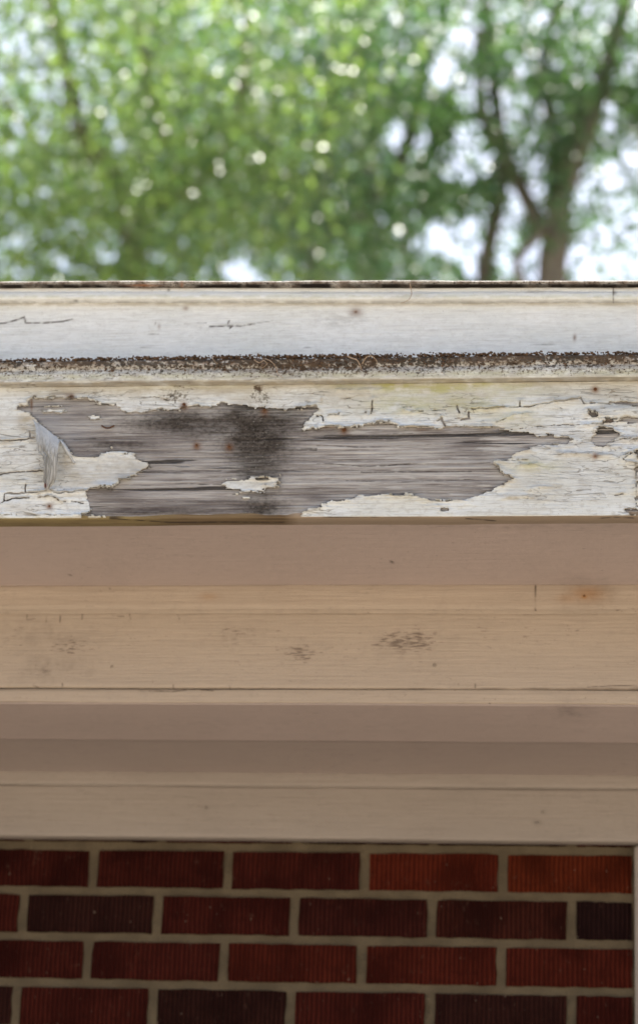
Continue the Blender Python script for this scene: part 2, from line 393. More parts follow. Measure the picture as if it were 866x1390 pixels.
CRACK = [([(0, 599.5), (20, 598.5), (38, 597), (41, 595), (48, 594)], 1.1), ([(41, 595), (41, 586)], .9), ([(-40, 647), (0, 645), (6, 642), (30, 641.5), (61, 639.5)], .9),
 ([(7, 671), (30, 669.5), (52, 669)], 1.2), ([(52, 669), (74, 667.5)], .7), ([(74, 671), (95, 670), (115, 666)], .9), ([(34.5, 669), (34, 662), (35.5, 657)], .9), ([(0, 685), (8, 681), (16, 677), (40, 676.5)], .9),
 ([(6, 681), (6, 673)], .8), ([(53, 676), (74, 676), (86, 682), (102, 681), (117, 684)], .6), ([(-30, 700), (40, 699), (113, 700)], .5),
 ([(504, 563), (506, 545)], .8), ([(446, 565), (459, 563.5), (461, 561)], .8), ([(549, 559), (548, 553), (562, 552)], .6), ([(496, 562), (497, 557)], .6), ([(430, 564), (438, 567), (440, 573)], .8), ([(437, 546), (437, 540)], .6),
 ([(620, 551), (624, 561)], 1.1), ([(626, 570), (636, 568), (636, 560)], 1.0), ([(599, 568), (605, 579)], 1.1), ([(593, 573), (600, 569)], .7), ([(549, 559), (570, 559), (600, 558), (612, 556)], .5),
 ([(640, 556), (675, 555), (704, 553), (720, 551.5), (745, 548), (762, 546), (788, 541)], .9), ([(706, 553), (706, 545)], .7), ([(788, 541), (793, 549), (800, 549), (829, 549)], .8),
 ([(674, 576), (680, 572), (697, 565), (717, 563)], .5), ([(686, 584), (720, 580), (760, 577), (800, 577.5), (819, 577)], .5), ([(779, 598), (803, 598)], .4),
 ([(803, 598), (830, 599), (866, 597), (920, 596)], .7), ([(821, 606), (840, 608), (862, 612), (880, 612)], .5), ([(857, 616), (845, 619)], .6), ([(845, 624), (850, 629), (866, 631), (880, 632)], .6), ([(845, 624), (858, 618)], .6),
 ([(610, 627), (646, 627.5), (680, 626), (717, 625)], .5), ([(706, 628), (707, 633), (728, 631)], .5), ([(760, 617), (803, 618)], .4), ([(812, 619), (830, 618)], .4),
 ([(834, 673), (846, 672)], .7), ([(683, 678), (720, 677), (745, 676)], .35), ([(200, 538), (230, 543)], .5), ([(863, 630), (864, 700)], .5),
 ([(460, 531), (520, 529)], .35), ([(464, 541), (478, 540)], .6), ([(520, 640), (560, 636)], .35), ([(720, 664), (760, 662)], .35), ([(176, 649), (192, 640), (203, 633)], .6), ([(137, 621), (133, 640)], .3)]
def to_plane(pts): return np.array([at_y(a, b, YF)[[0, 2]] for a, b in pts])
PXM = (XR-XL)/866.0
bare_w = [to_plane(p) for p in BARE]; isle_w = [to_plane(p) for p in ISLE]
crack_w = [(to_plane(p), wd*PXM) for p, wd in CRACK]
def paint_field(P):                                    # signed: > 0 where the paint still holds (metres)
    s = np.full(len(P), .05)
    x, z = P[:, 0], P[:, 1]
    jit = (fbm(x*110, z*330, 3)-.5)*.0058+(fbm(x*60, z*900, 13, 2)-.5)*.0058+(fbm(x*700, z*900, 9, 2)-.5)*.0018
    for k, p in enumerate(bare_w):
        lo = p.min(0)-.03; hi = p.max(0)+.03
        q = np.where((x > lo[0]) & (x < hi[0]) & (z > lo[1]) & (z < hi[1]))[0]
        if len(q): s[q] = np.minimum(s[q], sdf(P[q], p)+jit[q])
    # paint lost in the same ragged way beyond the surveyed length
    off = np.maximum(XL-.05-x, x-XR-.05)
    so = (fbm(x*4.5, z*26, 31, 5)-.36)*.05+jit
    s = np.where(off > 0, np.minimum(s, so+np.clip(.02-off*.4, 0, .02)), s)
    for p in isle_w:
        q = np.where(np.abs(x-p[:, 0].mean()) < .09)[0]
        s[q] = np.maximum(s[q], -(sdf(P[q], p)+jit[q]*2.2+(fbm(x[q]*90, z[q]*200, 341)-.45)*.006))
    for p, wd in crack_w:
        lo = p.min(0)-.03; hi = p.max(0)+.03
        q = np.where((x > lo[0]) & (x < hi[0]) & (z > lo[1]) & (z < hi[1]))[0]
        if len(q):
            wob = np.stack([x[q]+(fbm(x[q]*120, z[q]*120, 41)-.5)*.003, z[q]+(fbm(x[q]*140, z[q]*90, 43)-.5)*.004], -1)
            wv = wd*(.75+.8*fbm(x[q]*160, z[q]*160, 47))+.0001
            s[q] = np.minimum(s[q], seg_dist(wob, p, False)-wv)
    return s
NAIL = [(808, 618.5, .0026, 'f'), (808, 528, .0026, 'f'), (467, 583, .0034, 'w'), (311, 606, .0020, 'w'), (267, 604, .0018, 'w'), (250, 549, .0032, 'f'), (359, 556, .0022, 'w'), (67, 687, .0018, 'f'), (97, 537.5, .0024, 'f')]
grid_fine = .00100
zs = np.linspace(ZF0, ZF1, int((ZF1-ZF0)/grid_fine)+1)
xs = np.concatenate([np.arange(HX0, XL-1.0, .03), np.arange(XL-1.0, XL-.05, .0032), np.arange(XL-.05, XR+.05, grid_fine), np.arange(XR+.05, XR+1.0, .0032), np.arange(XR+1.0, HX1+.001, .03)])
GX, GZ = np.meshgrid(xs, zs, indexing='ij'); nx, nz = GX.shape
P2 = np.stack([GX.ravel(), GZ.ravel()], -1)
S = paint_field(P2).reshape(nx, nz)
V3 = np.stack([P2[:, 0], np.full(len(P2), YF), P2[:, 1]], -1); PP = pix(V3)
# --- bare wood (the board itself)
sub = slice(None)
wood = V3.copy()
wood[:, 1] += (fbm(P2[:, 0]*6, P2[:, 1]*420, 61, 3)-.5)*.0009+(fbm(P2[:, 0]*2.5, P2[:, 1]*40, 67, 3)-.5)*.0012
ii = np.arange(nx-1)[:, None]*nz+np.arange(nz-1)[None, :]
F = np.stack([ii, ii+nz, ii+nz+1, ii+1], -1).reshape(-1, 4)
b0 = len(wood); TH = .022
back = np.array([(xs[0], YF+TH, ZF0), (xs[-1], YF+TH, ZF0), (xs[-1], YF+TH, ZF1), (xs[0], YF+TH, ZF1)])
me = mesh('fascia_board', wood, F)
sflat = S.ravel()
dirt = np.where(sflat < .0004, np.exp(-np.abs(np.minimum(sflat, 0))/.0015), .0)*np.clip(fbm(P2[:, 0]*60, P2[:, 1]*60, 71)*2.6-.5, .08, 1)
WSPLIT = [[(118, 612), (215, 614), (330, 611), (430, 609)], [(120, 640), (235, 642), (300, 640)], [(430, 605), (520, 606), (600, 601), (668, 603)], [(430, 629), (490, 632), (560, 630), (646, 627.5), (672, 627)],
          [(490, 640), (570, 640), (640, 638)], [(470, 653), (560, 653), (620, 651), (690, 650)], [(160, 660), (250, 655), (304, 657)], [(230, 585), (330, 587), (420, 585)], [(440, 592), (500, 590), (560, 588)], [(370, 612), (430, 611)], [(130, 595), (100, 595)]]
wx = PP.copy(); wx[:, 1] += (fbm(PP[:, 0]*.02, PP[:, 1]*.05, 77)-.5)*5
dirt = np.maximum(dirt, lines(wx, WSPLIT, .75)*np.clip(fbm(PP[:, 0]*.03, PP[:, 1]*.1, 79)*2.4-.6, 0, 1))
fattr(me, 'dirt', dirt)
st = blobs(PP, [(352, 565, 58, 32, 1.2), (350, 598, 44, 42, 1.2), (350, 634, 32, 34, 1.05), (352, 668, 26, 20, .8), (356, 690, 32, 14, .9), (240, 572, 72, 17, .9), (300, 578, 60, 24, .7), (160, 604, 50, 7, .5), (215, 695, 90, 6, .45)])
st = np.clip(st*(.6+.8*fbm(PP[:, 0]*.05, PP[:, 1]*.12, 321)), 0, 1)
fattr(me, 'stain', st)
fattr(me, 'purple', blobs(PP, [(160, 602, 60, 9, .95), (120, 560, 45, 14, .55), (250, 580, 50, 20, .8), (200, 693, 110, 9, 1), (155, 672, 45, 12, .7), (200, 640, 40, 8, .7), (300, 690, 80, 12, .9), (455, 590, 50, 10, .6),
  (640, 600, 34, 24, .85), (590, 585, 60, 9, .6), (650, 655, 40, 12, .5), (430, 675, 40, 12, .7), (760, 598, 18, 5, .8), (812, 567, 14, 8, .9), (350, 600, 60, 60, .6), (400, 580, 30, 18, .5), (185, 610, 90, 20, .5)]))
fattr(me, 'blue', blobs(PP, [(70, 572, 28, 20, .9), (100, 590, 22, 14, .6)]))
tn = (fbm(PP[:, 0]*.06, PP[:, 1]*.5, 311)-.5)*60
thin = np.clip(-sdf(PP+np.stack([tn, tn*0], -1), [(666, 582), (690, 587), (740, 592), (758, 598), (735, 602), (718, 608), (700, 617), (672, 623), (655, 612)])/9+.3, 0, 1)*.85
thin = np.maximum(thin, blobs(PP, [(75, 557, 26, 3.2, .9), (140, 569, 30, 3, .6), (125, 566, 8, 4, .8), (190, 567, 20, 3, .6), (132, 610, 14, 4, .8), (190, 626, 20, 9, .8), (140, 690, 20, 6, .35), (330, 659, 60, 10, .6), (400, 655, 40, 9, .45), (425, 575, 20, 10, .6),
  (380, 560, 40, 5, .4), (300, 700, 90, 2.2, .5), (550, 605, 40, 10, .35), (520, 660, 60, 9, .35), (825, 594, 18, 12, .55), (842, 573, 40, 3, .5), (180, 660, 40, 8, .3), (275, 640, 75, 24, .5), (570, 620, 100, 36, .5), (490, 645, 70, 26, .42), (450, 610, 50, 14, .3)]))
res = np.exp(np.minimum(sflat, 0)/(.0035+.010*fbm(P2[:, 0]*14, P2[:, 1]*30, 331)**2))*np.clip(fbm(P2[:, 0]*18, P2[:, 1]*140, 333)*3-.75, 0, 1)
res = res*(.55+.45*np.clip((PP[:, 0]-330)/150, 0, 1))
scrap = np.clip((fbm(P2[:, 0]*26, P2[:, 1]*260, 337, 5)-.60)*9, 0, 1)*(.35+.5*np.clip((PP[:, 0]-380)/150, 0, 1))*np.exp(-((PP[:, 0]-350)/45)**2*-0)*(1-np.clip(st, 0, .9))
thin = np.maximum(thin, np.maximum(res, scrap))
fattr(me, 'thin', thin)
wr = blobs(PP, [(c[0], c[1]+1.5, 5.5, 6, .9) for c in NAIL if c[3] == 'w']+[(572, 583, 9, 2, .6), (440, 580, 14, 1.6, .7), (43, 548, 1.6, 9, .8), (250, 552, 6, 5, .8), (830, 572, 22, 2.5, .45)])
fattr(me, 'rust', wr)
fascia = link('fascia_board', me, MAT['wood'], house)
fascia['label'] = 'weathered grey wooden fascia board with white paint peeling away'
# --- paint skin
sg = S; gx = np.gradient(sg, axis=0)/np.gradient(GX, axis=0); gz = np.gradient(sg, axis=1)/np.gradient(GZ, axis=1)
gl = np.sqrt(gx**2+gz**2)+1e-6
ins = sg > 0
keepq = ins[:-1, :-1] | ins[1:, :-1] | ins[1:, 1:] | ins[:-1, 1:]
allin = ins[:-1, :-1].astype(int)+ins[1:, :-1]+ins[1:, 1:]+ins[:-1, 1:]
keepq = allin >= 2
mv = np.where(ins, 0, np.clip(sg, -.0016, 0))
NX_ = GX-mv*gx/gl; NZ_ = np.clip(GZ-mv*gz/gl, ZF0, ZF1)
sp_ = np.maximum(sg, 0)
lift = .0048*np.exp(-sp_/.0042)*np.clip(fbm(GX*22, GZ*60, 83)*3.2-1.2, 0, 1)
lift += .006*np.exp(-((NX_-at_y(835, 560, YF)[0])/.035)**2-((NZ_-at_y(835, 560, YF)[2])/.009)**2)   # the lifted curl at the right
lift += .003*np.exp(-((NX_-at_y(140, 659, YF)[0])/.014)**2-((NZ_-at_y(140, 659, YF)[2])/.004)**2)
skin = YF-.0016-lift-(fbm(GX*18, GZ*30, 89)-.5)*.0006-(fbm(GX*12, GZ*300, 91, 2)-.5)*.0003
qi, qj = np.where(keepq)
q0 = qi*nz+qj; F = np.stack([q0, q0+nz, q0+nz+1, q0+1], -1)
PV = np.stack([NX_.ravel(), skin.ravel(), NZ_.ravel()], -1)
E_ = np.concatenate([F[:, [0, 1]], F[:, [1, 2]], F[:, [2, 3]], F[:, [3, 0]]])
key = np.minimum(E_[:, 0], E_[:, 1]).astype(np.int64)*(nx*nz)+np.maximum(E_[:, 0], E_[:, 1])
u, inv, cnt = np.unique(key, return_inverse=True, return_counts=True)
be = E_[cnt[inv] == 1]
bv = np.unique(be); mp = {int(v): k for k, v in enumerate(bv)}
BV = PV[bv].copy(); BV[:, 1] = YF+.001
base = len(PV); idx = np.searchsorted(bv, be)+base
F2 = np.stack([be[:, 1], be[:, 0], idx[:, 0], idx[:, 1]], -1)
AV = np.concatenate([PV, BV]); AF = np.concatenate([F, F2])
used = np.zeros(len(AV), bool); used[AF.ravel()] = True
remap = np.cumsum(used)-1; AV = AV[used]; AF = remap[AF]
me = mesh('paint_layer', AV, AF)
A2 = pix(AV); nA = len(AV)
sA = np.concatenate([S.ravel(), S.ravel()[bv]])[used]
edge_brown = np.exp(-np.maximum(sA, 0)/.0016)*np.clip(fbm(AV[:, 0]*45, AV[:, 2]*45, 95)*2.6-1.0, 0, .75)
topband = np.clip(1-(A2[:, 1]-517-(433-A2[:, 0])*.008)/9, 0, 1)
grime_shade = np.maximum(topband*.85, blobs(A2, [(36, 572, 13, 18, .85), (44, 590, 8, 12, .7), (90, 630, 12, 16, .95), (100, 645, 14, 14, .6), (300, 530, 60, 12, .45), (470, 535, 60, 16, .4), (180, 530, 60, 12, .45), (80, 532, 60, 10, .5), (620, 545, 70, 25, .35), (700, 580, 50, 20, .25), (20, 615, 30, 30, .25), (15, 690, 60, 8, .3), (340, 540, 50, 14, .4), (850, 530, 40, 14, .35), (808, 528, 10, 8, .6), (60, 640, 20, 20, .4), (150, 640, 55, 16, .5), (112, 655, 30, 12, .5)]))
grime_shade = np.maximum(grime_shade, edge_brown)
fattr(me, 'grime_shade', grime_shade)
fattr(me, 'grey', blobs(A2, [(740, 620, 90, 40, .35), (700, 605, 40, 12, .45), (780, 655, 60, 25, .3), (480, 525, 60, 10, .35), (740, 530, 60, 10, .35), (800, 535, 50, 8, .45), (100, 640, 50, 12, .25), (170, 638, 45, 14, .55), (350, 658, 30, 9, .35), (840, 600, 30, 20, .3)]))
fattr(me, 'algae', blobs(A2, [(535, 523, 40, 9, .9), (600, 527, 50, 10, .8), (640, 520, 40, 7, .8), (470, 520, 40, 7, .5), (560, 548, 60, 14, .5), (640, 548, 60, 14, .45), (700, 565, 40, 12, .3), (725, 632, 30, 8, .5), (690, 525, 60, 12, .4), (40, 705, 90, 3, .4), (250, 522, 90, 5, .3)]))
fattr(me, 'lichen', blobs(A2, [(238, 537, 26, 16, .95), (352, 538, 22, 16, .95), (120, 535, 22, 10, .5), (215, 545, 20, 8, .6), (94, 634, 16, 22, .55), (350, 658, 14, 8, .5), (790, 530, 60, 12, .35), (745, 528, 40, 10, .3), (300, 525, 70, 9, .25), (470, 526, 60, 10, .25), (740, 620, 120, 50, .18), (330, 545, 40, 9, .4)]))
fattr(me, 'mold', blobs(A2, [(242, 524, 14, 8, .7), (235, 540, 16, 9, .55), (352, 525, 12, 9, .75), (350, 545, 10, 9, .6), (180, 524, 20, 5, .35), (98, 537, 8, 6, .4), (290, 520, 60, 4, .35), (600, 524, 40, 6, .3)]))
fattr(me, 'rust', blobs(A2, [(c[0], c[1]+.6, 4.6, 4.4, .95) for c in NAIL if c[3] == 'f']+[(93, 536, 7, 3, .5), (808, 619, 9, 2, .5), (248, 552, 5, 5, .8)]))
fattr(me, 'dirt', np.zeros(nA))
paint = link('paint_layer', me, MAT['white'], fascia)
paint['label'] = 'cracked and peeling white paint skin on the fascia board'

# --- the flake of paint that has peeled loose and hangs folded down at the left
def interp_rows(Lp, Rp, nr, nc):
    Lp = np.array(Lp, float); Rp = np.array(Rp, float); t = np.linspace(0, 1, len(Lp)); tt = np.linspace(0, 1, nr)
    l = np.stack([np.interp(tt, t, Lp[:, k]) for k in (0, 1)], -1); r = np.stack([np.interp(tt, t, Rp[:, k]) for k in (0, 1)], -1)
    s = np.linspace(0, 1, nc)[None, :, None]
    return l[:, None]*(1-s)+r[:, None]*s
G = interp_rows([(40.5, 565), (46, 572), (48, 579), (49.5, 600), (51, 613), (58, 619), (60, 636), (59.5, 654), (61, 664)],
                [(42, 566), (62, 581.5), (81.5, 597), (80, 604), (79, 612), (79, 623), (78.5, 638), (75, 653), (66, 663.5)], 60, 26)
def flap_mesh(G, depth):
    nr, nc, _ = G.shape; V = []; top = []
    jr = random.Random(nr); G = G.copy()
    for i in range(3, nr):
        for j, wj in ((0, 1.0), (1, .5), (nc-2, .35), (nc-1, .7)): G[i, j, 0] += jr.uniform(-1.1, 1.1)*wj
    for i in range(nr):
        for j in range(nc):
            p = G[i, j]; dh = max(0, ((p[1]-566)*41-(p[0]-41)*31)/math.hypot(41, 31))     # distance below the fold, in survey pixels
            o = depth(i/(nr-1), j/(nc-1), dh); q = at_y(p[0], p[1], YF-o); V.append(q); top.append(max(0, 1-dh/24))
    F = [(i*nc+j, (i+1)*nc+j, (i+1)*nc+j+1, i*nc+j+1) for i in range(nr-1) for j in range(nc-1)]
    return V, F, top
V1, F1, T1 = flap_mesh(G, lambda t, s, dh: .0022+.019*(1-math.exp(-dh/15))+.0028*math.sin(s*8+t*4)*min(1, dh/15)+.0012*math.sin(s*23-t*6)*min(1, dh/20)-.004*t*t+.003*(abs(s-.5)*2)**2*t)
G2 = interp_rows([(81, 597), (84, 604), (88, 613), (93, 622), (99, 631)], [(82, 596.5), (89, 603), (96, 614), (100.5, 622), (103, 627)], 24, 8)
V2, F2b, T2 = flap_mesh(G2, lambda t, s, dh: .002+.0045*math.sin(math.pi*min(1, s*1.05))+.003*math.sin(t*5))
nv = len(V1); me = mesh('loose_paint_flake', V1+V2, F1+[tuple(k+nv for k in f) for f in F2b])
fp = pix(np.array(V1+V2)); fattr(me, 'top', np.array(T1+T2)); fattr(me, 'rust', blobs(fp, [(61.5, 659, 2.2, 3, 1)]))
fl = link('loose_paint_flake', me, MAT['flap'], fascia); fl['label'] = 'large curled flake of paint hanging folded down from the board'
sm = fl.modifiers.new('thickness', 'SOLIDIFY'); sm.thickness = .0007; sm.offset = 0
me.polygons.foreach_set('use_smooth', np.ones(len(me.polygons), bool))

# --- nails and a bent staple
def dome(r, h, n=10):
    V = [(0, -h, 0)]; F = []
    for k, (rr, yy) in enumerate(((.6*r, -h*.9), (r, -h*.35), (r, 0.0006))):
        for i in range(n): a = 2*math.pi*i/n; V.append((rr*math.cos(a), yy, rr*math.sin(a)))
    for i in range(n): F.append((0, 1+(i+1) % n, 1+i))
    for k in range(2):
        for i in range(n): a = 1+k*n+i; b = 1+k*n+(i+1) % n; F.append((a, b, b+n, a+n))
    return V, F
nail_me = mesh('nail_head', *dome(1, .5)); nail_me.materials.append(MAT['rust'])
for px, py, r, kd in NAIL:
    q = at_y(px, py, YF-(.0015 if kd == 'f' else .0003)); o = bpy.data.objects.new('nail_head', nail_me); sc.collection.objects.link(o)
    o.location = q; o.scale = (r*.8, r*.6, r*.8); o.parent = fascia
def tube(pts, r, n=6, taper=True):
    pts = [Vector(p) for p in pts]; V = []; F = []; k = len(pts)
    for i, p in enumerate(pts):
        d = (pts[min(i+1, k-1)]-pts[max(i-1, 0)]).normalized(); a = d.orthogonal().normalized(); b = d.cross(a)
        rr = (r[i] if isinstance(r, (list, tuple)) else r*(1-.55*i/(k-1) if taper else 1))
        for j in range(n): t = 2*math.pi*j/n; V.append(p+a*(rr*math.cos(t))+b*(rr*math.sin(t)))
    for i in range(k-1):
        for j in range(n): F.append((i*n+j, i*n+(j+1) % n, (i+1)*n+(j+1) % n, (i+1)*n+j))
    V.append(pts[0]); V.append(pts[-1]); c0 = len(V)-2
    for j in range(n): F.append((c0, (j+1) % n, j)); F.append((c0+1, (k-1)*n+j, (k-1)*n+(j+1) % n))
    return V, F
def curve_px(pl, Yo, n=14):                             # a smooth 3D strand through survey points with its own depth
    P = [Vector(at_y(a, b, Yo-c)) for a, b, c in pl]; out = []
    m_ = len(P)
    for i in range(m_-1):
        p0 = P[max(i-1, 0)]; p1 = P[i]; p2 = P[i+1]; p3 = P[min(i+2, m_-1)]
        for k in range(5):
            t = k/5; out.append(.5*((2*p1)+(-p0+p2)*t+(2*p0-5*p1+4*p2-p3)*t*t+(-p0+3*p1-3*p2+p3)*t**3))
    out.append(P[-1]); return out
V, F = tube(curve_px([(138, 577.5, .0005), (143, 580.5, .0025), (149, 580.5, .0025), (155, 577.5, .0005)], YF), .0009, 6, False)
o = link('staple', mesh('staple', V, F), MAT['rust'], fascia); o['label'] = 'bent dark staple left in the bare wood'

# ------------------------------------------------------------------ underside edge of the fascia, upper soffit
def at_edge(P, V, A):
    A['algae'] = np.clip((250-P[:, 0])/60, 0, 1)
    A['tan'] = np.maximum(np.clip((P[:, 0]-385)/25, 0, .85), np.clip((708-P[:, 1])/-6+ -.2, 0, .0))
    A['dirt'] = lines(P, [[(150, 704), (200, 707), (232, 709), (300, 709), (385, 709)], [(632, 704), (650, 705), (672, 707)], [(812, 704), (830, 702), (860, 703)], [(440, 702), (870, 699)]], .9)*.9
XSB = xs_for(XL, XR, .004)
loft('fascia_edge', [(YF-.0004, ZF0-.0003), (YF+.006, ZF0-.0010), (YF+.016, ZF0-.0004), (Ysof_f+.004, Z2-.001)], [(Ysof_f+.004, Z2+.012), (YF+.0035, Z2+.012)], xs_for(XL, XR, .0025), .002, MAT['edge'], house, at_edge, wob=.0016, seed=5,
     label='stained brown bottom edge of the fascia board')
# the board's own back and ends
loft('fascia_backing', [(YF+.004, ZF0+.013), (YF+.004, ZF1)], [(YF+TH, ZF1), (YF+TH, ZF0+.013)], xs_for(XL, XR, .1), .2, MAT['wood'], house, wob=0)
def at_soff(P, V, A):
    A['mildew'] = blobs(P, [(130, 750, 200, 30, .25), (600, 760, 200, 20, .25), (280, 765, 12, 5, .3)])
    A['dirt'] = lines(P, [[(95, 781), (97, 778)], [(532, 762), (533, 764)]], .9)
    A['stain_shade'] = blobs(P, [(795, 790, 50, 8, .5), (720, 715, 200, 5, .4)])
loft('soffit_board', [(Ysof_f-.002, Z2), (Ybead+.010, Z2)], [(Ybead+.010, Z2+.018), (Ysof_f-.002, Z2+.018)], XSB, .006, MAT['soffit'], house, at_soff, wob=.0006, seed=11, label='upper mauve soffit board under the fascia')

# ------------------------------------------------------------------ tan bead and board below the upper soffit
def at_bead(P, V, A):
    A['rust'] = blobs(P, [(283, 810, 13, 5, .28), (797, 806, 24, 11, .5), (772, 812, 16, 7, .3), (793, 810, 6, 4, .9)])
    A['stain_shade'] = np.maximum(blobs(P, [(800, 806, 45, 16, .6), (283, 810, 22, 8, .2)]), np.clip((P[:, 1]-826)/6, 0, .15))  # last term paints soft shade along the bead's lower edge
    A['dirt'] = lines(P, [[(727, 795), (727, 829)], [(136, 801), (137, 803)], [(149, 799), (150, 800)],], .75)
    A['mildew'] = blobs(P, [(660, 827, 80, 4, .5), (830, 828, 30, 4, .8), (145, 802, 15, 4, .4), (400, 812, 200, 12, .2)])
zb = lambda py, Y: at_y(XM, py, Y)[2]
loft('bead_moulding', [(Ybead+.003, Z2+.003), (Ybead+.001, Z2-.002), (Ybead, Z2-.009), (Ybead+.0008, zb(822, Ybead)), (Ybead+.005, zb(826.5, Ybead)), (Ybrd-.0045, zb(829, Ybrd)), (Ybrd-.0005, zb(833.5, Ybrd))], [(Ybrd+.012, zb(833.5, Ybrd)), (Ybrd+.012, Z2+.001)], xs_for(XL, XR, .002), .0012, MAT['tan'], house, at_bead, seed=13,
     label='narrow tan bead moulding with rust stain and an open joint', smooth=True)
def at_brd(P, V, A):
    A['mildew'] = 1.45*blobs(P, [(552, 870, 46, 19, 1.0), (95, 878, 40, 16, .7), (320, 858, 40, 14, .5), (410, 885, 35, 14, .75), (415, 893, 10, 8, .9), (380, 868, 30, 22, .35), (60, 910, 50, 16, .45), (20, 870, 40, 30, .35), (200, 870, 80, 30, .3), (655, 855, 14, 24, .4), (715, 862, 20, 26, .35), (775, 855, 20, 8, .5), (440, 900, 300, 30, .22), (800, 900, 100, 30, .15)])
    A['stain_shade'] = blobs(P, [(552, 870, 50, 22, .3), (70, 908, 40, 18, .5), (60, 862, 60, 24, .35), (330, 860, 40, 16, .25), (410, 885, 30, 16, .3), (590, 903, 8, 5, .35)])
    A['dirt'] = np.maximum(lines(P, [[(37, 835), (37, 842), (47, 840)], [(64, 835), (63, 845)], [(82, 836), (81, 845)], [(112, 834), (111, 841)], [(153, 836), (168, 837)], [(176, 833), (177, 841)], [(241, 834), (244, 841)],
       [(85, 928), (84, 934)], [(235, 930), (236, 935)], [(312, 931), (312, 935)], [(622, 928), (623, 934)], [(645, 929), (645, 935)], [(45, 931), (52, 933)], [(798, 933), (840, 931), (866, 932)]], .7)*.8,
       np.clip((P[:, 1]-934.2-(433-P[:, 0])*.003)/1.6, 0, .5)*np.clip(fbm(P[:, 0]*.03, P[:, 0]*0, 301)*1.8-.2, .2, 1))
loft('tan_trim_board', [(Ybrd+.004, Zbrd+.0015), (Ybrd+.0012, Zbrd-.0004), (Ybrd, Zbrd-.003), (Ybrd, Zstrip+.004), (Ybrd+.0012, Zstrip+.0012), (Ybrd+.0035, Zstrip+.0004)], [(Ybrd+.02, Zstrip+.0004), (Ybrd+.02, Zbrd+.0015)], xs_for(XL, XR, .0016), .0012, MAT['tan'], house, at_brd, seed=17,
     label='wide tan painted trim board flecked with mildew', smooth=True)
def at_strip(P, V, A):
    A['dirt'] = np.maximum(lines(P, [[(190, 938), (235, 939), (262, 936), (290, 938)], [(664, 955), (667, 957)]], .8), np.clip((937.2-P[:, 1]-(P[:, 0]-433)*.003)/1.2, 0, .3))
    A['mildew'] = blobs(P, [(440, 946, 400, 8, .25)]); A['stain_shade'] = blobs(P, [(775, 950, 20, 8, .3)])
loft('lower_strip', [(Ystrip+.004, Zstrip), (Ystrip+.0002, Zstrip-.0004), (Ystrip-.0006, Zstrip-.006), (Ystrip, Z1b+.0025), (Ystrip+.003, Z1b+.0012)], [(Ystrip+.02, Z1b+.0012), (Ystrip+.02, Zstrip)], xs_for(XL, XR, .002), .0012, MAT['tan'], house, at_strip, seed=19,
     label='thin tan strip closing the bottom of the trim board', smooth=True)
def at_s1(P, V, A):
    A['stain_shade'] = blobs(P, [(775, 965, 22, 12, .55), (300, 985, 250, 12, .15)]); A['mildew'] = blobs(P, [(200, 985, 200, 15, .15)])
loft('soffit_board', [(Ystrip+.0008, Z1b-.0002), (Yseam, Z1b-.0002), (Yseam+.0005, Z1b+.0005)], [(Yseam+.0005, Z1b+.016), (Ystrip+.021, Z1b+.016)], XSB, .006, MAT['soffit'], house, at_s1, wob=.0005, seed=23, label='front board of the lower mauve soffit')
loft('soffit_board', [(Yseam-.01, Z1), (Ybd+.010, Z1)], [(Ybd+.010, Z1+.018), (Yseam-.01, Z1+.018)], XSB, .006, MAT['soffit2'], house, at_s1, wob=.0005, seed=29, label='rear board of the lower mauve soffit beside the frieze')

# ------------------------------------------------------------------ frieze with bead, against the brick
def at_fr(P, V, A):
    A['stain_shade'] = blobs(P, [(280, 1097, 5, 3, .8), (730, 1118, 6, 4, .7), (738, 1103, 5, 3, .7), (750, 1080, 100, 6, .2)]); A['mildew'] = blobs(P, [(433, 1100, 500, 40, .12)])
loft('frieze_moulding', [(Ybd+.001, Z1+.003), (Ybd, Z1-.003), (Ybd, Zfr_bead+.0045), (Ybd+.0025, Zfr_bead+.0015), (Yfr+.002, Zfr_bead)], [(Yfr+.012, Zfr_bead), (Yfr+.012, Z1+.001)], xs_for(XWL, XWR, .004), .002, MAT['frieze'], house, at_fr, wob=.0008, seed=31, smooth=True,
     label='slim shaded bead along the top of the frieze')
loft('frieze_board', [(Yfr, Zfr_bead+.0005), (Yfr, Zfr_bot+.003), (Yfr+.002, Zfr_bot), (0.0, Zfr_bot)], [(0.0, Zfr_bead+.0005)], xs_for(XWL, XWR, .004), .003, MAT['frieze'], house, at_fr, wob=.0008, seed=37, label='plain shaded frieze board above the bricks')

for par, px, py, Yn, r, mt in (('tan_trim_board', 590, 903, Ybrd, .0032, 'tan'), ('tan_trim_board', 152, 905, Ybrd, .0028, 'tan'), ('bead_moulding', 793, 809, Ybead+.0005, .0024, 'rust'), ('frieze_board', 280, 1097, Yfr, .0028, 'frieze'), ('frieze_board', 737, 1103, Yfr, .0026, 'frieze'), ('frieze_board', 729, 1117, Yfr, .0024, 'frieze')):
    nm_ = mesh('nail_head', *dome(1, .5)); nm_.materials.append(MAT[mt])
    for q in ('mildew', 'stain_shade', 'rust', 'dirt'): fattr(nm_, q, np.full(len(nm_.vertices), .25 if q == 'stain_shade' else 0.0))
    o = bpy.data.objects.new('nail_head', nm_); sc.collection.objects.link(o); o.parent = bpy.data.objects[par]; o.location = at_y(px, py, Yn-.0002); o.scale = (r, r*.5, r)

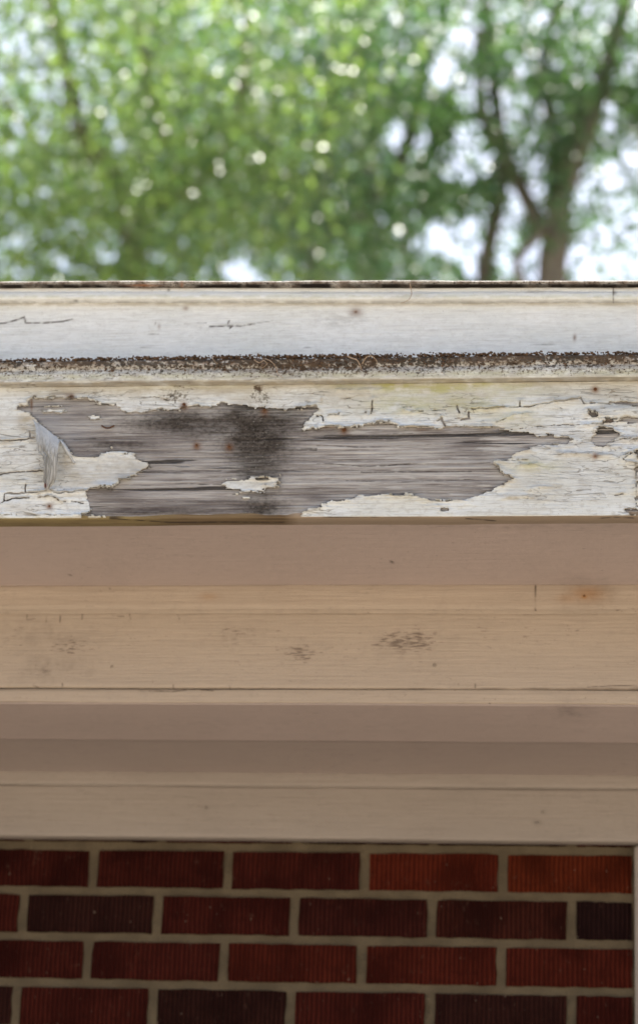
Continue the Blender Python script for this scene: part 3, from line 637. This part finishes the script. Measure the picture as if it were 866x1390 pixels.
# ------------------------------------------------------------------ ledge moulding above the fascia
XSL = xs_for(XL, XR, .0016)
def at_ledge(P, V, A):
    yb = 514.5+(433-P[:, 0])*.0086; rel = (yb-P[:, 1])/29.0            # 0 at the bottom arris, 1 at the top
    pat = .75+.5*fbm(V[:, 0]*14, V[:, 0]*0, 131)
    cen = blobs(P, [(440, 495, 190, 40, .22), (350, 490, 60, 30, .15)])
    A['mold'] = np.clip(.23+.64*rel*pat+cen*.9, 0, 1)*np.clip((rel-.03)*12, 0, 1)
    A['lichen'] = np.clip(.8-np.abs(rel-.35)*1.2, 0, .7)*(rel > .02); A['grey'] = np.where(rel < .55, .5, .2); A['algae'] = np.clip(.35-np.abs(rel-.2)*1.5, 0, 1)
    A['grime_shade'] = np.where(rel < 0.0, .8, np.clip((rel-.4)*2.0, 0, .95))
loft('ledge_moulding', [(YF+.006, ZF1+.0003), (YL+.0055, ZF1+.0003), (YL+.0015, ZL0-.0012), (YL, ZL0+.0012), (YL-.0012, (ZL0+ZL1)/2-.004), (YL+.0005, (ZL0+ZL1)/2+.002), (YL-.0025, (ZL0+ZL1)/2+.006), (YL-.003, ZL1-.002), (YL, ZL1), (YL+.03, ZL1+.0006)], [(YB+.006, ZL1+.001), (YB+.006, ZF1+.0003)], XSL, .0014, MAT['white'], house, at_ledge, wob=.0009, seed=41,
     label='white ledge moulding blackened by mould along its lip')

# ------------------------------------------------------------------ upper board, bead and roof edge
def at_up(P, V, A):
    A['dirt'] = np.maximum(lines(P, [[(-20, 440), (8, 438), (22, 434), (33, 430)], [(33, 430), (35, 438), (60, 438), (85, 436), (98, 433)], [(285, 443), (308, 442), (330, 442), (345, 439)], [(309, 441), (311, 435)], [(312, 445), (316, 442)]], 1.25),
       lines(P, [[(200, 453), (215, 453)], [(190, 471), (204, 471)], [(412, 472), (430, 470)], [(522, 468), (532, 468)], [(720, 468), (752, 467)], [(345, 439), (370, 435)], [(250, 439), (280, 438)], [(210, 441), (212, 436)]], .7)*.5)
    A['rust'] = np.maximum(blobs(P, [(483, 423, 9, 6, .7), (483, 423, 4, 3.2, 1), (252, 418, 4, 3, .6), (780, 458, 2.2, 4.5, .8), (216, 443, 2, 4, .45)]), 0)
    A['grey'] = np.maximum(blobs(P, [(460, 435, 40, 14, .4), (830, 460, 60, 12, .2), (300, 460, 200, 20, .15)]), .12)
    A['grime_shade'] = np.clip((416-P[:, 1])/5, 0, .5)  # painted shade on the board just below the top bead
XSU = xs_for(XL, XR, .0016)
loft('upper_board', [(YB, ZL1-.05), (YB, ZB1+.004)], [(YB+.02, ZB1+.004), (YB+.02, ZL1-.05)], XSU, .0016, MAT['white2'], house, at_up, tilt=TILT, seed=43, label='white upper board set back above the mouldy ledge')
def at_tb(P, V, A):
    A['dirt'] = np.maximum(lines(P, [[(832.5, 388), (833, 411)]], .9), blobs(P, [(229, 393, 2, 2, .8), (103, 408, 3, 1.6, .7), (834, 397, 3, 3, .6)]))
    A['rust'] = blobs(P, [(200, 390, 22, 2.5, .7), (840, 390, 30, 2.4, .35), (240, 390, 20, 2, .4), (560, 390, 40, 2, .3), (10, 390, 12, 3, .5)])
    A['algae'] = np.clip(.35-np.abs(P[:, 1]-402)/14, 0, .3); A['grey'] = np.maximum(np.clip((P[:, 1]-406)/6, 0, .5), blobs(P, [(720, 395, 35, 3, .6), (560, 402, 40, 6, .3)])); A['grime_shade'] = np.clip((393-P[:, 1])/5, 0, .4)  # the grey ramp paints a slight shadow along the bead's bottom edge
loft('top_bead', [(YB+.004, ZB1), (YB-.005, ZB1-.0004), (YT+.001, ZB1+.001), (YT, ZB1+.004), (YT+.001, (ZB1+ZT1)/2), (YT+.0035, (ZB1+ZT1)/2+.004), (YT+.0035, ZT1)], [(YB+.02, ZT1), (YB+.02, ZB1)], XSU, .0012, MAT['white2'], house, at_tb, tilt=TILT, seed=47, smooth=True, label='white bead moulding under the roof edge')
def at_roof(P, V, A):
    rel = (V[:, 2]+TILT*(V[:, 0]-XMID)-ZT1)/(ZR1-ZT1)
    A['dirt'] = np.clip(1.25-rel*2.4, 0, 1)*np.clip(fbm(V[:, 0]*30, V[:, 0]*0, 151)*2.6-.35, 0, 1)
    A['rust'] = blobs(P, [(195, 387, 20, 2, .8), (247, 386, 2, 5, .7)])
rr = loft('roof_edge', [(YB, ZT1), (YR+.004, ZT1+.0002), (YR+.0008, ZT1+.0012), (YR+.0015, (ZT1+ZR1)/2-.0008), (YR-.001, (ZT1+ZR1)/2+.0004), (YR, ZR1-.002), (YR+.0025, ZR1), (YR+.02, ZR1+.0015), (YR+.06, ZR1+.006)], [(YR+.06, ZT1)], XSU, .0009, MAT['roof'], house, at_roof, wob=.0016, tilt=TILT, seed=53, label='thin lichened roof edge catching the sun')
roofV = []; YE = 4.6
for x in (HX0, HX1):
    dz = -TILT*(x-XMID)
    roofV += [(x, YR+.055, ZR1+.004+dz), (x, 2.2, ZR1+.14+dz), (x, YE, ZR1-.04+dz), (x, YE, ZR1-.12+dz), (x, 2.2, ZR1+.04+dz), (x, YR+.055, ZR1-.02+dz)]
rf = link('roof', mesh('roof', roofV, [(0, 1, 7, 6), (1, 2, 8, 7), (2, 3, 9, 8), (3, 4, 10, 9), (4, 5, 11, 10), (5, 0, 6, 11), (0, 5, 4, 3, 2, 1), (6, 7, 8, 9, 10, 11)]), MAT['shingle'], house)
# plain side and rear walls so the house stands as a closed body
for nm, (a, b, c, d) in (('side_wall', (HX0+.02, HX0+.25, .12, YE-.3)), ('side_wall', (HX1-.25, HX1-.02, .12, YE-.3)), ('rear_wall', (HX0+.25, HX1-.25, YE-.5, YE-.3))):
    h = 2.72
    me = mesh(nm, [(a, c, 0), (b, c, 0), (b, d, 0), (a, d, 0), (a, c, h), (b, c, h), (b, d, h), (a, d, h)], [(0, 1, 5, 4), (1, 2, 6, 5), (2, 3, 7, 6), (3, 0, 4, 7), (4, 5, 6, 7)])
    link(nm, me, MAT['mortar'], house)

# ------------------------------------------------------------------ brick wall
wall = empty('brick_wall'); wall.parent = house; wall['label'] = 'dark red wire-cut brick wall with sandy mortar'
zr1b = at_y(XM, 1207.5, 0)[2]; zr2b = at_y(XM, 1270.5, 0)[2]; PZ = zr1b-zr2b
def xat(px, py): return at_y(px, py, 0)[0]
j1 = xat(126, 1182); PXB = (xat(682, 1182)-j1)/3; j2 = xat(30, 1245)
print('brick pitch', PXB, PZ)
BW, BH, BD = PXB-.0145, PZ*.80, .05
def brick_mesh(k):
    r = random.Random(k); nx_, nz_ = 9, 3; V = []; F = []
    for j in range(nz_+1):
        for i in range(nx_+1):
            x = -BW/2+BW*i/nx_; z = BH*j/nz_
            ed = (i in (0, nx_)) + (j in (0, nz_))
            x += r.uniform(-.0011, .0011)*(i in (0, nx_)); z += r.uniform(-.0008, .0008)*(j in (0, nz_))
            V.append((x, .0016*ed+r.uniform(-.0006, .0006), z))
    n = nx_+1
    for j in range(nz_):
        for i in range(nx_): F.append((j*n+i, j*n+i+1, (j+1)*n+i+1, (j+1)*n+i))
    loop = [i for i in range(n)]+[j*n+nx_ for j in range(1, nz_+1)]+[nz_*n+i for i in range(nx_-1, -1, -1)]+[j*n for j in range(nz_-1, 0, -1)]
    b = len(V); V += [(V[q][0], BD, V[q][2]) for q in loop]; L = len(loop)
    for q in range(L): F.append((loop[(q+1) % L], loop[q], b+q, b+(q+1) % L))
    return V, F
bms = []
for k in range(8):
    bm_ = mesh('brick', *brick_mesh(k)); bm_.materials.append(MAT['brick']); bms.append(bm_)
XTRIM0 = at_y(861.5, 1220, -.006)[0]; XTRIM1 = XTRIM0+.14
COLS = dict(red=(.076, .014, .008), deep=(.060, .012, .008), dark=(.045, .011, .008), bright=(.098, .017, .008), plum=(.036, .0125, .0095), orange=(.115, .021, .008), brown=(.046, .012, .008), black=(.022, .009, .008))
known = {(1, -1): 'deep', (1, 0): 'deep', (1, 1): 'deep', (1, 2): 'bright', (1, 3): 'orange', (2, -1): 'deep', (2, 0): 'plum', (2, 1): 'deep', (2, 2): 'dark', (2, 3): 'brown', (2, 4): 'black', (3, -1): 'deep', (3, 0): 'deep', (3, 1): 'red', (3, 2): 'red', (3, 3): 'red', (3, 4): 'deep'}
cells = []
row = 0
while True:
    zb_ = zr1b-(row-1)*PZ
    if zb_ < -PZ: break
    j0 = j1 if row % 2 == 1 else j2
    for k in range(int((HX0-j0)/PXB)-1, int((HX1-j0)/PXB)+2):
        xc = j0+(k+.5)*PXB
        if xc-BW/2 < HX0 or xc+BW/2 > HX1 or zb_ < 0.0: continue
        lo, hi = xc-BW/2, xc+BW/2
        if hi > XTRIM0 and lo < XTRIM1: continue_cut = True
        else: continue_cut = False
        cells.append((row, k, xc, zb_, lo, hi, continue_cut))
    row += 1
cx0 = at_y(XM, 1230, 0)
cells.sort(key=lambda c: ((c[2]-cx0[0])/1.3)**2+(c[3]-cx0[2])**2)
sv, sf = [], []
for n_, (row, k, xc, z, lo, hi, cut) in enumerate(cells):
    rnd = random.Random(row*131+k*7); sx = 1.0; xx = xc
    if cut:
        if lo < XTRIM0: nh = XTRIM0-.004; sx = (nh-lo)/BW; xx = (lo+nh)/2
        else: nl = XTRIM1+.004; sx = (hi-nl)/BW; xx = (hi+nl)/2
        if sx < .12: continue
    dy = rnd.uniform(-.0015, .0015); key = rnd.choice(['deep', 'deep', 'red', 'dark', 'brown', 'plum'])
    key = known.get((row, k), key); c = COLS[key]; v = rnd.uniform(.88, 1.12)
    if n_ < 290:
        o = bpy.data.objects.new('brick', bms[(row*3+k) % 8]); sc.collection.objects.link(o); o.parent = wall
        o.location = (xx, dy, z); o.scale = (sx, 1, 1); o.rotation_euler = (0, rnd.uniform(-.004, .004), 0); o.color = (c[0]*v, c[1]*v, c[2]*v, 1)
    else:
        b = len(sv); h_ = BW/2*sx
        sv += [(xx-h_, dy, z), (xx+h_, dy, z), (xx+h_, dy, z+BH), (xx-h_, dy, z+BH), (xx-h_, BD, z), (xx+h_, BD, z), (xx+h_, BD, z+BH), (xx-h_, BD, z+BH)]
        sf += [tuple(b+q for q in f) for f in ((0, 1, 2, 3), (1, 5, 6, 2), (3, 2, 6, 7), (4, 0, 3, 7), (0, 4, 5, 1))]
o = link('bricks_beyond', mesh('bricks_beyond', sv, sf), MAT['brick'], wall); o.color = (*COLS['deep'], 1); o['kind'] = 'stuff'
# mortar: a recessed sheet with a slightly uneven face
xsM = np.concatenate([np.arange(HX0, XWL-.3, .1), np.arange(XWL-.3, XWR+.3, .004), np.arange(XWR+.3, HX1+.01, .1)]); zsM = np.concatenate([np.arange(0, zr1b-.35, .1), np.arange(zr1b-.35, Zfr_bot+.05, .004)])
A_, B_ = np.meshgrid(xsM, zsM, indexing='ij'); Ym = .0058+(fbm(A_*90, B_*90, 171)-.5)*.006
Vm = np.stack([A_.ravel(), Ym.ravel(), B_.ravel()], -1); a_, b_ = A_.shape
ii = np.arange(a_-1)[:, None]*b_+np.arange(b_-1)[None, :]
me = mesh('mortar', Vm, np.stack([ii, ii+b_, ii+b_+1, ii+1], -1).reshape(-1, 4))
link('mortar', me, MAT['mortar'], wall)
h = Zfr_bot
me = mesh('wall_core', [(HX0, .03, 0), (HX1, .03, 0), (HX1, .115, 0), (HX0, .115, 0), (HX0, .03, h+.2), (HX1, .03, h+.2), (HX1, .115, h+.2), (HX0, .115, h+.2)], [(0, 1, 5, 4), (1, 2, 6, 5), (2, 3, 7, 6), (3, 0, 4, 7), (4, 5, 6, 7)])
link('wall_core', me, MAT['mortar'], wall)
bmx = bmesh.new(); bmesh.ops.create_cube(bmx, size=1)
for v in bmx.verts: v.co = Vector(((XTRIM0+XTRIM1)/2+v.co.x*(XTRIM1-XTRIM0), -.003+.02*(v.co.y)*.9, (Zfr_bot-.002)/2+v.co.z*(Zfr_bot-.002)))
bmesh.ops.bevel(bmx, geom=bmx.edges[:], offset=.003, segments=2, affect='EDGES')
me = bpy.data.meshes.new('corner_casing'); bmx.to_mesh(me); bmx.free()
for q in ('mildew', 'stain_shade', 'rust', 'dirt'): fattr(me, q, np.zeros(len(me.vertices)))
o = link('casing_board', me, MAT['frieze'], house); o['label'] = 'upright painted casing board at the end of the bricks'

# ------------------------------------------------------------------ dirt, crumbs and dry fibres on the ledge
cv, cf = [], []
ico = [(0, 0, 1), (.894, 0, .447), (.276, .851, .447), (-.724, .526, .447), (-.724, -.526, .447), (.276, -.851, .447), (.724, .526, -.447), (-.276, .851, -.447), (-.894, 0, -.447), (-.276, -.851, -.447), (.724, -.526, -.447), (0, 0, -1)]
icf = [(0, 1, 2), (0, 2, 3), (0, 3, 4), (0, 4, 5), (0, 5, 1), (1, 6, 2), (2, 7, 3), (3, 8, 4), (4, 9, 5), (5, 10, 1), (2, 6, 7), (3, 7, 8), (4, 8, 9), (5, 9, 10), (1, 10, 6), (6, 11, 7), (7, 11, 8), (8, 11, 9), (9, 11, 10), (10, 11, 6)]
def crumb(x, y, z, s, r):
    b = len(cv); ax = (r.uniform(.6, 1.7), r.uniform(.6, 1.2), r.uniform(.5, 1.1))
    for v in ico:
        k = r.uniform(.6, 1.25)*s; cv.append((x+v[0]*k*ax[0], y+v[1]*k*ax[1], z+v[2]*k*ax[2]))
    cf.extend(tuple(b+q for q in f) for f in icf)
r = random.Random(5); N = 13000
for n_ in range(N):
    x = r.uniform(XL-.6, XR+.6); px = (x-XL)/(XR-XL)*866
    dens = .55+.45*math.exp(-((px-450)/260)**2)
    cl = fbm(np.array([x*22]), np.array([0.3]), 201)[0]
    if r.random() > dens*(.35+cl): continue
    t = r.random()
    if t < .62:      # heaped on the top, along the front lip
        y = YL-.004+abs(r.gauss(0, .010)); z = ZL1+.0012+r.random()**2*.004*dens*(1 if y < YL+.02 else .6)
        crumb(x, y, z, r.uniform(.0007, .0022), r)
    elif t < .90:                  # crusted over the lip
        zz = r.random()**1.3; crumb(x, YL-.0032+r.uniform(0, .0008), ZL1-.0005-zz*.015, r.uniform(.0005, .0015), r)
    else:
        zz = r.random(); crumb(x, YL-.0012, ZL1-.008-zz*.014, r.uniform(.0004, .0011), r)
tag(link('ledge_dirt', mesh('ledge_dirt', cv, cf), MAT['soil']), 'dark crumbly dirt and moss crusted along the ledge lip', 'dirt', kind='stuff')
YD = YL-.004
fibres = [
 ('dry_fibre', [(303, 487, -.012), (294, 483, -.004), (289, 485, .002), (291, 490, .003), (296, 494, .001)], .0006, 'pale hair-thin fibre looped over the mouldy ledge lip, left of centre'),
 ('dry_twig', [(356, 486, -.006), (366, 489, .002), (374, 497, .003), (377, 507, .002), (384, 513, .003)], .0007, 'thin brown twig trailing down the ledge face above the dark stain'),
 ('dry_twig', [(470, 483, -.004), (478, 486, .003), (484, 488, .004), (488, 494, .004), (491, 502, .002)], .0011, 'pale forked root piece lying over the ledge lip, near the middle'),
 ('dry_twig', [(492, 493, -.001), (497, 485, .004), (504, 483, .004), (511, 489, .003), (511, 494, .001)], .0008, 'small arched brown root standing on the ledge dirt'),
 ('dry_twig', [(345, 488, .001), (352, 492, .003), (358, 489, .003), (362, 494, .002), (355, 500, .002)], .0007, 'tangled brown rootlet bunched on the ledge left of the long twig')]
for nm, pl, rad, lab in fibres:
    V, F = tube(curve_px(pl, YD), rad, 6); tag(link(nm, mesh(nm, V, F), MAT['straw']), lab, 'twig' if nm == 'dry_twig' else 'fibre', 'plant scraps on the ledge')
V, F = tube(curve_px([(556, 384, .012), (558, 392, .010), (558.5, 399, .009), (555, 406, .009), (548, 410, .008), (543, 411, .006)], YT), .0006, 6)
tag(link('dry_twig', mesh('dry_twig', V, F), MAT['straw']), 'thin curved twig hanging from the roof edge over the top bead', 'twig')

# ------------------------------------------------------------------ trees behind the house
MAT['leafA'] = leaf_mat('yellow_green_leaf', (.085, .13, .045), (.34, .50, .085), (.065, .105, .06), (.12, .25, .075), .5, .40)
MAT['leafB'] = leaf_mat('mid_green_leaf', (.07, .12, .065), (.16, .30, .115), (.06, .10, .07), (.08, .19, .09), .45, .40)
MAT['leafC'] = leaf_mat('olive_leaf', (.07, .12, .05), (.17, .34, .065), (.05, .095, .05), (.08, .20, .055), .45, .40)
MAT['leafD'] = leaf_mat('deep_green_leaf', (.06, .105, .06), (.09, .22, .06), (.045, .085, .05), (.05, .14, .05), .45, .40)
def leaves(centres, radii, per, size, seed, reject=None):
    r = np.random.default_rng(seed); C = np.repeat(np.asarray(centres), per, axis=0); n = len(C)
    P = C+r.normal(0, 1, (n, 3))*np.asarray(radii)
    if reject is not None:
        k = ~reject(P, r); P = P[k]; n = len(P)
    d = r.normal(0, 1, (n, 3)); d[:, 2] -= .35; d /= np.linalg.norm(d, axis=1)[:, None]
    nn = r.normal(0, .8, (n, 3)); nn[:, 2] = np.abs(nn[:, 2])+.45; nn[:, 1] -= .45
    sd = np.cross(d, nn); sd /= np.linalg.norm(sd, axis=1)[:, None]; up = np.cross(sd, d)
    L = size*r.uniform(.65, 1.3, n)[:, None]; Wd = L*r.uniform(.24, .36, n)[:, None]
    V = np.stack([P, P+d*L*.5+sd*Wd+up*L*.07, P+d*L-up*L*.10, P+d*L*.5-sd*Wd+up*L*.07], 1).reshape(-1, 3)
    b = np.arange(n)*4; F = np.concatenate([np.stack([b, b+1, b+2], -1), np.stack([b, b+2, b+3], -1)])
    return V, F, np.repeat(r.random(n)**1.2, 4)
def ellip(n, c, rad, seed, shell=.35):
    r = np.random.default_rng(seed); d = r.normal(0, 1, (n, 3)); d /= np.linalg.norm(d, axis=1)[:, None]
    q = (shell+(1-shell)*r.random(n))[:, None]**(1/2.0)
    lump = .8+.35*np.sin(d[:, :1]*5+seed)*np.cos(d[:, 2:]*4+seed)
    return np.array(c)+d*q*lump*np.array(rad)
def limb(pts, r0, r1, n=7):
    pts = [Vector(p) for p in pts]; P = []
    for i in range(len(pts)-1):
        p0 = pts[max(i-1, 0)]; p1 = pts[i]; p2 = pts[i+1]; p3 = pts[min(i+2, len(pts)-1)]
        for k in range(4):
            t = k/4; P.append(.5*((2*p1)+(-p0+p2)*t+(2*p0-5*p1+4*p2-p3)*t*t+(-p0+3*p1-3*p2+p3)*t**3))
    P.append(pts[-1]); m_ = len(P)
    return tube(P, [r0+(r1-r0)*i/(m_-1) for i in range(m_)], n)
def tree(label, base, limbs, crowns, mat, seed, group='trees behind the house', reject=None, leaf=.060):
    t = tag(empty('leafy_tree', (base[0], base[1], 0)), label, 'tree', group)
    inv = Vector((base[0], base[1], 0))
    def shift(V): return [Vector(v)-inv for v in V]
    V, F = limb(*limbs[0]); link('trunk', mesh('trunk', shift(V), F), MAT['bark'], t)
    for lb in limbs[1:]:
        V, F = limb(*lb); link('branch', mesh('branch', shift(V), F), MAT['bark'], t)
    VV, FF, AA = [], [], []; b = 0
    for k, (n, c, rad, per, cr) in enumerate(crowns):
        V, F, A = leaves(ellip(n, c, rad, seed+k), (cr, cr, cr*.6), per, leaf, seed+50+k, reject)
        VV.append(V); FF.append(F+b); AA.append(A); b += len(V)
    me = mesh('crown', np.concatenate(VV)-np.array(inv), np.concatenate(FF)); fattr(me, 'var', np.concatenate(AA))
    o = link('crown', me, mat, t); o['kind'] = 'stuff'
    return t
def T(px, py, Y): return tuple(at_y(px, py, Y))
def holes(hs, pr=.93):
    def f(P, r):
        q = pix(P); v = np.zeros(len(P))
        for cx, cy, rx, ry in hs: v = np.maximum(v, np.clip(1.6-(((q[:, 0]-cx)/rx)**2+((q[:, 1]-cy)/ry)**2), 0, 1))
        return r.random(len(P)) < v*pr
    return f
SKYR = [(520, 90, 14, 12), (603, 92, 24, 22), (635, 40, 26, 24), (556, 180, 32, 24), (545, 215, 15, 12), (600, 110, 20, 16), (650, 128, 34, 26), (690, 140, 30, 24), (640, 190, 26, 34), (688, 165, 26, 26), (652, 330, 46, 42), (700, 255, 24, 46), (625, 220, 30, 30),
        (690, 330, 22, 36), (722, 230, 20, 60), (715, 355, 26, 26), (600, 320, 34, 22), (825, 250, 26, 50), (845, 320, 46, 70), (800, 345, 34, 44), (822, 165, 24, 28), (858, 215, 14, 40), (740, 20, 10, 10), (790, 250, 14, 60), (708, 90, 14, 14), (740, 150, 20, 16), (668, 220, 20, 20), (645, 365, 22, 14), (735, 350, 10, 30)]
SKYL = [(335, 364, 34, 18), (165, 322, 26, 13), (215, 345, 14, 10), (15, 45, 16, 14), (225, 300, 9, 9), (265, 30, 14, 10), (330, 330, 12, 9), (385, 365, 14, 10), (30, 170, 10, 14), (140, 345, 14, 8)]
YA, YB_, YC = 7.6, 9.6, 8.8
b = T(120, 700, YA)
tree('yellow-green leafy tree with a thin dark leaning branch, leftmost behind the roof', (b[0]+.2, YA+.8), [([(b[0]+.2, YA+.8, 0), (b[0]+.2, YA+.8, 3), T(185, 420, YA+.8), T(172, 290, YA+.8), T(150, 225, YA+.75), T(104, 170, YA+.5), T(92, 100, YA+.4), T(62, -30, YA+.3), T(48, -90, YA+.3)], .075, .032),
    ([T(176, 320, YA+.8), T(230, 240, YA+.8), T(205, 120, YA+.6), T(176, -20, YA+.5)], .035, .022), ([T(172, 290, YA+.8), T(290, 230, YA+.8), T(330, 110, YA+.6), T(335, 20, YA+.5)], .03, .018), ([T(150, 225, YA+.75), T(60, 200, YA+.7), T(5, 130, YA+.6)], .025, .014)],
    [(120, T(150, 150, YA+.2), (1.7, .9, 1.5), 88, .25), (34, T(60, 300, YA+.3), (1.0, .8, .8), 90, .24)], MAT['leafA'], 11, reject=holes(SKYL, .8))
b = T(430, 700, YB_)
tree('mid-green leafy tree filling the middle above the roof edge', (b[0], YB_), [([(b[0], YB_, 0), (b[0]+.1, YB_, 4), T(430, 300, YB_+.4), T(470, 60, YB_+.4), T(476, -60, YB_+.3)], .10, .04),
    ([T(430, 330, YB_+.4), T(540, 230, YB_), T(580, 60, YB_)], .06, .03), ([T(425, 330, YB_+.4), T(350, 200, YB_), T(325, 80, YB_)], .06, .03)],
    [(135, T(430, 190, YB_), (1.75, 1.0, 1.6), 90, .26)], MAT['leafB'], 23, reject=holes(SKYL[:1]+SKYR, .95))
b = T(745, 700, YC)
tree('open olive-green tree with forked trunk and sky between its branches, on the right', (b[0], YC), [([(b[0]-.05, YC, 0), (b[0]-.02, YC, 4), T(748, 420, YC), T(752, 350, YC), T(760, 280, YC), T(785, 200, YC), T(812, 130, YC), T(846, 10, YC), T(862, -60, YC)], .095, .035),
    ([T(750, 330, YC), T(725, 290, YC+.1), T(690, 220, YC+.1), T(655, 150, YC+.1), T(650, 40, YC+.1)], .05, .025), ([T(748, 420, YC), T(700, 365, YC-.1), T(735, 312, YC-.1), T(757, 292, YC)], .025, .02),
    ([T(740, 520, YC), T(662, 400, YC+.3), T(664, 330, YC+.3), T(682, 230, YC+.3), T(668, 100, YC+.3), T(660, 0, YC+.3)], .05, .03), ([T(785, 190, YC), T(800, 135, YC+.2), T(850, 126, YC+.2), T(920, 120, YC+.2)], .04, .03), ([T(760, 270, YC), T(745, 150, YC+.2), T(740, 60, YC+.2), T(770, -20, YC+.2)], .035, .025)],
    [(130, T(760, 60, YC), (1.7, 1.0, 1.05), 75, .19), (60, T(620, 300, YC+.3), (1.2, .8, 1.1), 75, .18), (70, T(830, 270, YC+.3), (.75, .7, .9), 75, .22), (40, T(690, 250, YC+.5), (.6, .6, .8), 70, .2)], MAT['leafC'], 37, reject=holes(SKYR, .80))
YD2 = 17.0
b = T(180, 700, YD2)
tree('deep green background tree glimpsed behind the yellow-green one', (b[0], YD2), [([(b[0], YD2, 0), (b[0], YD2, 5), T(190, 200, YD2), T(220, 0, YD2)], .22, .07), ([T(185, 280, YD2), T(320, 170, YD2), T(360, 20, YD2)], .1, .04)],
    [(50, T(150, 190, YD2), (3.2, 1.4, 2.6), 80, .40)], MAT['leafD'], 51, reject=holes(SKYL, .95), leaf=.13)
b = T(480, 700, YD2+1.2)
tree('deep green background tree glimpsed behind the middle one', (b[0], YD2+1.2), [([(b[0], YD2+1.2, 0), (b[0], YD2+1.2, 5), T(500, 200, YD2+1.2), T(490, 0, YD2+1.2)], .22, .07), ([T(495, 280, YD2+1.2), T(400, 170, YD2+1), T(390, 20, YD2+1)], .1, .04)],
    [(40, T(450, 200, YD2+1.2), (2.3, 1.4, 2.6), 80, .40)], MAT['leafD'], 67, reject=holes(SKYL[:1]+SKYR, .97), leaf=.13)
